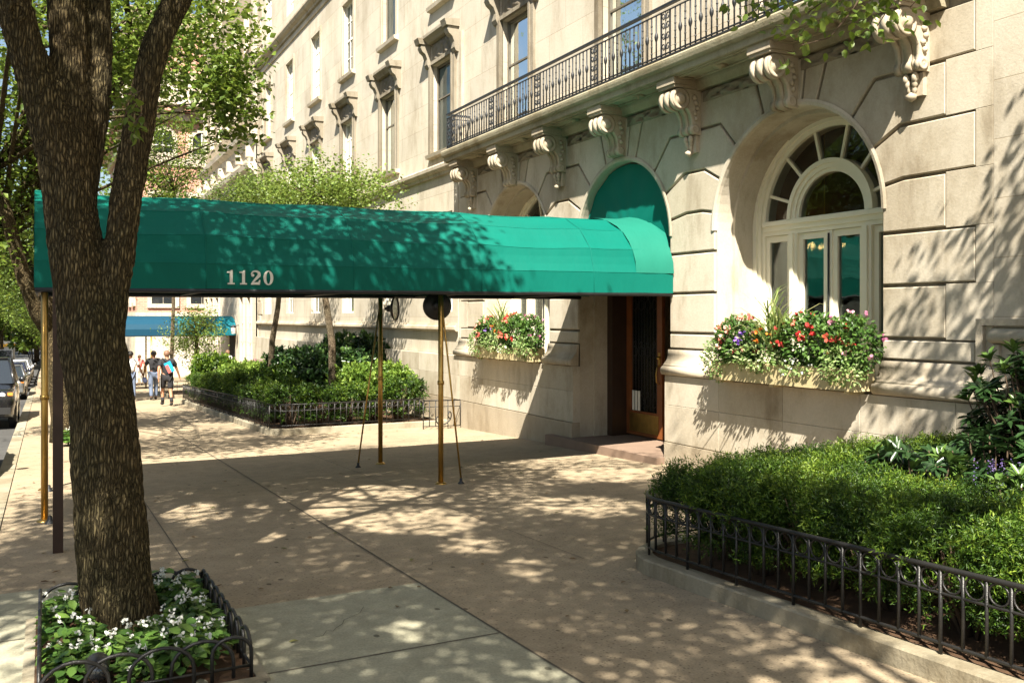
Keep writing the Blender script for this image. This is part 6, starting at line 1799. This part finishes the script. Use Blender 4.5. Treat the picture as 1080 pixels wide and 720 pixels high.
# ------------------------------------------------------------------ people
def person(label, x, y, rotz, joints, skin, clothes, hair, height=1.76, extra=None):
    """joints: overrides of the default standing pose, metres for a 1.76 m figure, facing +Y"""
    J = dict(pel=(0,0,.96), waist=(0,.0,1.10), chest=(0,-.01,1.30), neck=(0,-.01,1.50), head0=(0,.01,1.56), head1=(0,.015,1.66), head2=(0,.01,1.735),
             shL=(-.185,-.01,1.44), elL=(-.255,-.03,1.16), wrL=(-.27,.05,.92), haL=(-.27,.08,.82), shR=(.185,-.01,1.44), elR=(.255,-.03,1.16), wrR=(.27,.05,.92), haR=(.27,.08,.82),
             hiL=(-.095,0,.92), knL=(-.10,.03,.50), anL=(-.10,-.02,.09), toL=(-.11,.14,.035), hiR=(.095,0,.92), knR=(.10,.03,.50), anR=(.10,-.02,.09), toR=(.11,.14,.035))
    J.update(joints)
    RADS = dict(pel=.125, waist=.115, chest=.135, neck=.055, head0=.075, head1=.088, head2=.06, shL=.065, elL=.045, wrL=.032, haL=.03, shR=.065, elR=.045, wrR=.032, haR=.03,
                hiL=.092, knL=.060, anL=.042, toL=.035, hiR=.092, knR=.060, anR=.042, toR=.035)
    E = [('pel','waist'),('waist','chest'),('chest','neck'),('neck','head0'),('head0','head1'),('head1','head2'),('chest','shL'),('shL','elL'),('elL','wrL'),('wrL','haL'),('chest','shR'),('shR','elR'),('elR','wrR'),('wrR','haR'),
         ('pel','hiL'),('hiL','knL'),('knL','anL'),('anL','toL'),('pel','hiR'),('hiR','knR'),('knR','anR'),('anR','toR')]
    names = list(J); idx = {n: i for i, n in enumerate(names)}
    pts = [Vector(J[n]) for n in names]
    root = thing('person', label, 'person', (x, y, G(y)), rotz)
    def grow(nm, keep, edges_, add, m, root_i, ov={}):
        ks = [n for n in names if n in keep]+[k for k in ov if k not in names]
        ii = {n: i for i, n in enumerate(ks)}
        P = [Vector(ov[n]) if n in ov else Vector(J[n]) for n in ks]
        R = [RADS.get(n, .04)+add for n in ks]
        me = skin_mesh(nm, P, [(ii[a], ii[c]) for a, c in edges_ if a in ii and c in ii], R, 2, ii[root_i])
        me.materials.append(m); return link_mesh(nm, me, None, root)
    # body with fingers
    keep = set(names); ov = {}; ed = list(E)
    grow('body', keep, ed, 0, skin, 'pel')
    for s_ in 'LR':                                  # hands: palm with five short fingers
        w = Vector(J['wr'+s_]); h = Vector(J['ha'+s_]); d = (h-w).normalized(); sd = d.cross(Vector((1,0,0))).normalized()
        P = [h]; ed2 = []; R = [.022]
        for k in range(4):
            o_ = sd*(-.03+.02*k); a = h+d*.03+o_; c = h+d*(.075+.01*(k in (1,2)))+o_*1.1+Vector((0,.012,0)); 
            P += [a, c]; R += [.011, .008]; ed2 += [(0, len(P)-2), (len(P)-2, len(P)-1)]
        a = h+sd*.045; c = h+d*.035+sd*.06; P += [a, c]; R += [.012, .009]; ed2 += [(0, len(P)-2), (len(P)-2, len(P)-1)]
        me = skin_mesh('hand', P, ed2, R, 1); me.materials.append(skin); link_mesh('hand', me, None, root)
    def mid(a, c, t): return tuple(Vector(J[a]).lerp(Vector(J[c]), t))
    # shirt: torso and short sleeves
    ov = {'slL': mid('shL','elL',.72), 'slR': mid('shR','elR',.72), 'hem': tuple(Vector(J['pel'])+Vector((0,0,-.02)))}
    RADS.update(slL=.060, slR=.060, hem=.125)
    grow('shirt', {'waist','chest','shL','shR'}, [('hem','waist'),('waist','chest'),('chest','shL'),('chest','shR'),('shL','slL'),('shR','slR')], .020, clothes['shirt'], 'chest', ov)
    if clothes['legs'] == 'shorts':
        ov = {'sL': mid('hiL','knL',.95), 'sR': mid('hiR','knR',.95)}; RADS.update(sL=.085, sR=.085)
        grow('shorts', {'pel','hiL','hiR'}, [('pel','hiL'),('pel','hiR'),('hiL','sL'),('hiR','sR')], .018, clothes['trousers'], 'pel', ov)
        for s_ in 'LR':
            a, c = Vector(J['kn'+s_]).lerp(Vector(J['an'+s_]), .62), Vector(J['an'+s_])
            b = MB(); b.tube([a, c], [.056,.05], 10); b.build('sock', clothes['sock'], root).location = (0,0,0)
    else:
        grow('trousers', {'pel','hiL','hiR','knL','knR','anL','anR'}, [('pel','hiL'),('pel','hiR'),('hiL','knL'),('hiR','knR'),('knL','anL'),('knR','anR')], .020, clothes['trousers'], 'pel')
    for s_ in 'LR':
        a, t = Vector(J['an'+s_]), Vector(J['to'+s_])
        me = skin_mesh('shoe', [a+Vector((0,-.035,-.03)), a.lerp(t,.45)+Vector((0,0,-.02)), t+Vector((0,.02,.01))], [(0,1),(1,2)], [.055,.054,.045], 2); me.materials.append(clothes['shoe']); link_mesh('shoe', me, None, root)
    h0 = Vector(J['head1'])
    vs = []; n = 14
    b = MB(); prof = []
    for i in range(8):
        t = i/7*PI*.62; prof.append((max(.001, .104*math.sin(t)), .112*math.cos(t)))
    b.lathe(prof, h0+Vector((0,-.018,.005)), n); hh = b.build('hair', hair, None); 
    for v_ in hh.data.vertices: pass
    hh.parent = root; hh.location = (0,0,0)
    for s_ in (-1, 1):
        b = MB(); b.lathe([(.001,-.012),(.022,-.006),(.026,.004),(.001,.012)], h0+Vector((s_*.09,.005,-.02)), 8, 'x'); e_ = b.build('ear', skin, None); e_.parent = root
    b = MB(); b.lathe([(.001,.035),(.013,.0),(.016,-.03),(.001,-.045)], h0+Vector((0,.095,-.02)), 8); e_ = b.build('nose', skin, None); e_.parent = root
    for s_ in (-1, 1):
        b = MB(); b.lathe([(.001,.012),(.011,.006),(.012,0),(.001,-.01)], h0+Vector((s_*.034,.084,.008)), 8, 'y'); e_ = b.build('eye', MT['hair'], None); e_.parent = root
    if extra: extra(root, J)
    k = height/1.76; root.scale = (k, k, k)
    # parts were grown about the origin: they already sit in the person's own space
    return root
def fix_local(root):
    pass
class LocalMB(MB):
    pass
# MB.build subtracts the parent's world position; people are modelled around the origin, so park them at the origin first
_thing = thing
def person_at(label, x, y, rotz, *a, **k):
    r = person(label, 0, 0, rotz, *a, **k)
    r.location = (0, 0, 0)
    return r
def place_person(label, x, y, rotz, joints, skin, clothes, hair, height=1.76, extra=None):
    global G
    g0 = G
    G = lambda yy: 0.0
    r = person(label, 0, 0, rotz, joints, skin, clothes, hair, height, extra)
    G = g0
    r.location = (x, y, G(y)+.005)
    return r
walkA = dict(hiL=(-.095,.02,.92), knL=(-.10,.16,.53), anL=(-.10,.13,.13), toL=(-.10,.29,.06), hiR=(.095,-.02,.92), knR=(.10,-.06,.50), anR=(.10,-.22,.14), toR=(.10,-.09,.035),
             elL=(-.27,-.12,1.17), wrL=(-.27,-.10,.93), haL=(-.27,-.09,.85), elR=(.31,.05,1.18), wrR=(.40,.12,.96), haR=(.43,.15,.87))
walkB = dict(hiL=(-.095,-.02,.92), knL=(-.10,-.05,.50), anL=(-.10,-.18,.12), toL=(-.10,-.05,.035), hiR=(.095,.02,.92), knR=(.10,.14,.52), anR=(.10,.10,.10), toR=(.10,.25,.035),
             elR=(.27,-.1,1.17), wrR=(.28,-.08,.93), haR=(.28,-.07,.85), elL=(-.29,.05,1.18), wrL=(-.30,.16,.96), haL=(-.30,.19,.88))
def sling(root, J):
    b = MB(); c = Vector((.03,-.185,1.24))
    b.obox(c, .105, .05, .17, (.9,0,.42), (0,1,0), (-.42,0,.9)); b.build('sling_bag', MT['bag_blue'], root)
    b = MB(); b.obox(c+Vector((-.04,-.053,-.05)), .05, .005, .13, (.9,0,.42), (0,1,0), (-.42,0,.9)); b.build('bag_panel', MT['bag_red'], root)
    b = MB(); b.tube([(.16,-.15,1.10),(.05,-.19,1.30),(-.10,-.16,1.47),(-.14,-.02,1.53),(-.10,.14,1.44),(.08,.15,1.2),(.17,.05,1.05)], .016, 6); b.build('bag_strap', MT['black_cloth'], root)
    for s_ in (-1, 1):
        b = MB(); b.obox((s_*.19,.05*(-s_),.70), .004, .025, .20); b.build('side_stripe', MT['white_cloth'], root)
p = at(176, 429, 29.6)
place_person('man walking away in black T-shirt and shorts with a blue and coral sling bag', p.x, p.y, .1, walkA, MT['skin_tan'], dict(shirt=MT['black_cloth'], legs='shorts', trousers=MT['black_cloth'], sock=MT['black_cloth'], shoe=MT['rubber']), MT['hair_b'], 1.80, sling)
p = at(162, 420, 33.5)
place_person('man walking away in black T-shirt and blue jeans', p.x, p.y, .05, walkB, MT['skin_dark'], dict(shirt=MT['black_cloth'], legs='long', trousers=MT['denim'], sock=MT['black_cloth'], shoe=MT['rubber']), MT['hair'], 1.80)
def jacket(root, J):
    h = Vector(J['haR']); me = skin_mesh('jacket', [h+Vector((0,0,-.02)), h+Vector((.06,-.03,-.12)), h+Vector((.15,-.05,-.22)), h+Vector((.03,.02,-.26))], [(0,1),(1,2),(1,3)], [.04,.085,.07,.07], 2)
    me.materials.append(MT['navy']); link_mesh('jacket', me, None, root)
p = at(137.5, 418, 33.0)
place_person('man walking in white T-shirt and jeans carrying a navy jacket', p.x, p.y, 0, walkA, MT['skin_dark'], dict(shirt=MT['white_cloth'], legs='long', trousers=MT['denim'], sock=MT['black_cloth'], shoe=MT['rubber']), MT['hair'], 1.80, jacket)
p = at(240, 411, 44.0)
place_person('person in a white shirt standing by the doorway under the blue awning', p.x, p.y, 2.2, {}, MT['skin_tan'], dict(shirt=MT['white_cloth'], legs='long', trousers=MT['navy'], sock=MT['black_cloth'], shoe=MT['rubber']), MT['hair_b'], 1.78)
p = at(147, 402, 48)
place_person('distant person in a bright red top on the sidewalk', p.x, p.y, 2.8, walkB, MT['skin_tan'], dict(shirt=MT['bag_red'], legs='long', trousers=MT['white_cloth'], sock=MT['white_cloth'], shoe=MT['rubber']), MT['hair_b'], 1.6)

# ------------------------------------------------------------------ light, sky, camera
LD = Vector((.43, .68, -1.0)).normalized()
sun = bpy.data.lights.new('sun', 'SUN'); sun.energy = 5.0; sun.angle = math.radians(.53); sun.color = (1.0, .93, .80)
so = bpy.data.objects.new('sun', sun); COL.objects.link(so); so.location = (-10, -20, 30)
so.rotation_euler = LD.to_track_quat('-Z', 'Y').to_euler()
W = bpy.data.worlds.new('World'); SC.world = W; W.use_nodes = True
nt = W.node_tree; nt.nodes.clear()
wo = nt.nodes.new('ShaderNodeOutputWorld'); bg = nt.nodes.new('ShaderNodeBackground'); sk = nt.nodes.new('ShaderNodeTexSky')
sk.sky_type = 'NISHITA'; sk.sun_disc = False
sk.sun_elevation = math.asin(-LD.z); sk.sun_rotation = math.atan2(-LD.x, -LD.y)
sk.air_density = 1.2; sk.dust_density = 2.0; sk.ozone_density = 1.0
bg.inputs['Strength'].default_value = .05
nt.links.new(sk.outputs[0], bg.inputs['Color']); nt.links.new(bg.outputs[0], wo.inputs['Surface'])

cam = bpy.data.cameras.new('camera'); co_ = bpy.data.objects.new('camera', cam); COL.objects.link(co_)
cam.sensor_width = 36; cam.sensor_fit = 'HORIZONTAL'; cam.lens = 36*F/1080
cam.shift_y = -(360-VH)/1080
cam.clip_start = .05; cam.clip_end = 2000
co_.location = (0, 0, 0)
co_.rotation_euler = (PI/2, 0, -math.atan2(SN, CS))
SC.camera = co_
SC.view_settings.view_transform = 'Standard'; SC.view_settings.look = 'None'; SC.view_settings.gamma = 1
SC.view_settings.exposure = 1.78
SC.view_settings.use_curve_mapping = False
SC.render.engine = 'CYCLES'
SC.cycles.use_denoising = True
SC.cycles.max_bounces = 8; SC.cycles.diffuse_bounces = 4; SC.cycles.glossy_bounces = 4; SC.cycles.transmission_bounces = 6; SC.cycles.transparent_max_bounces = 12
SC.cycles.sample_clamp_indirect = 6
SC.cycles.caustics_reflective = False; SC.cycles.caustics_refractive = False
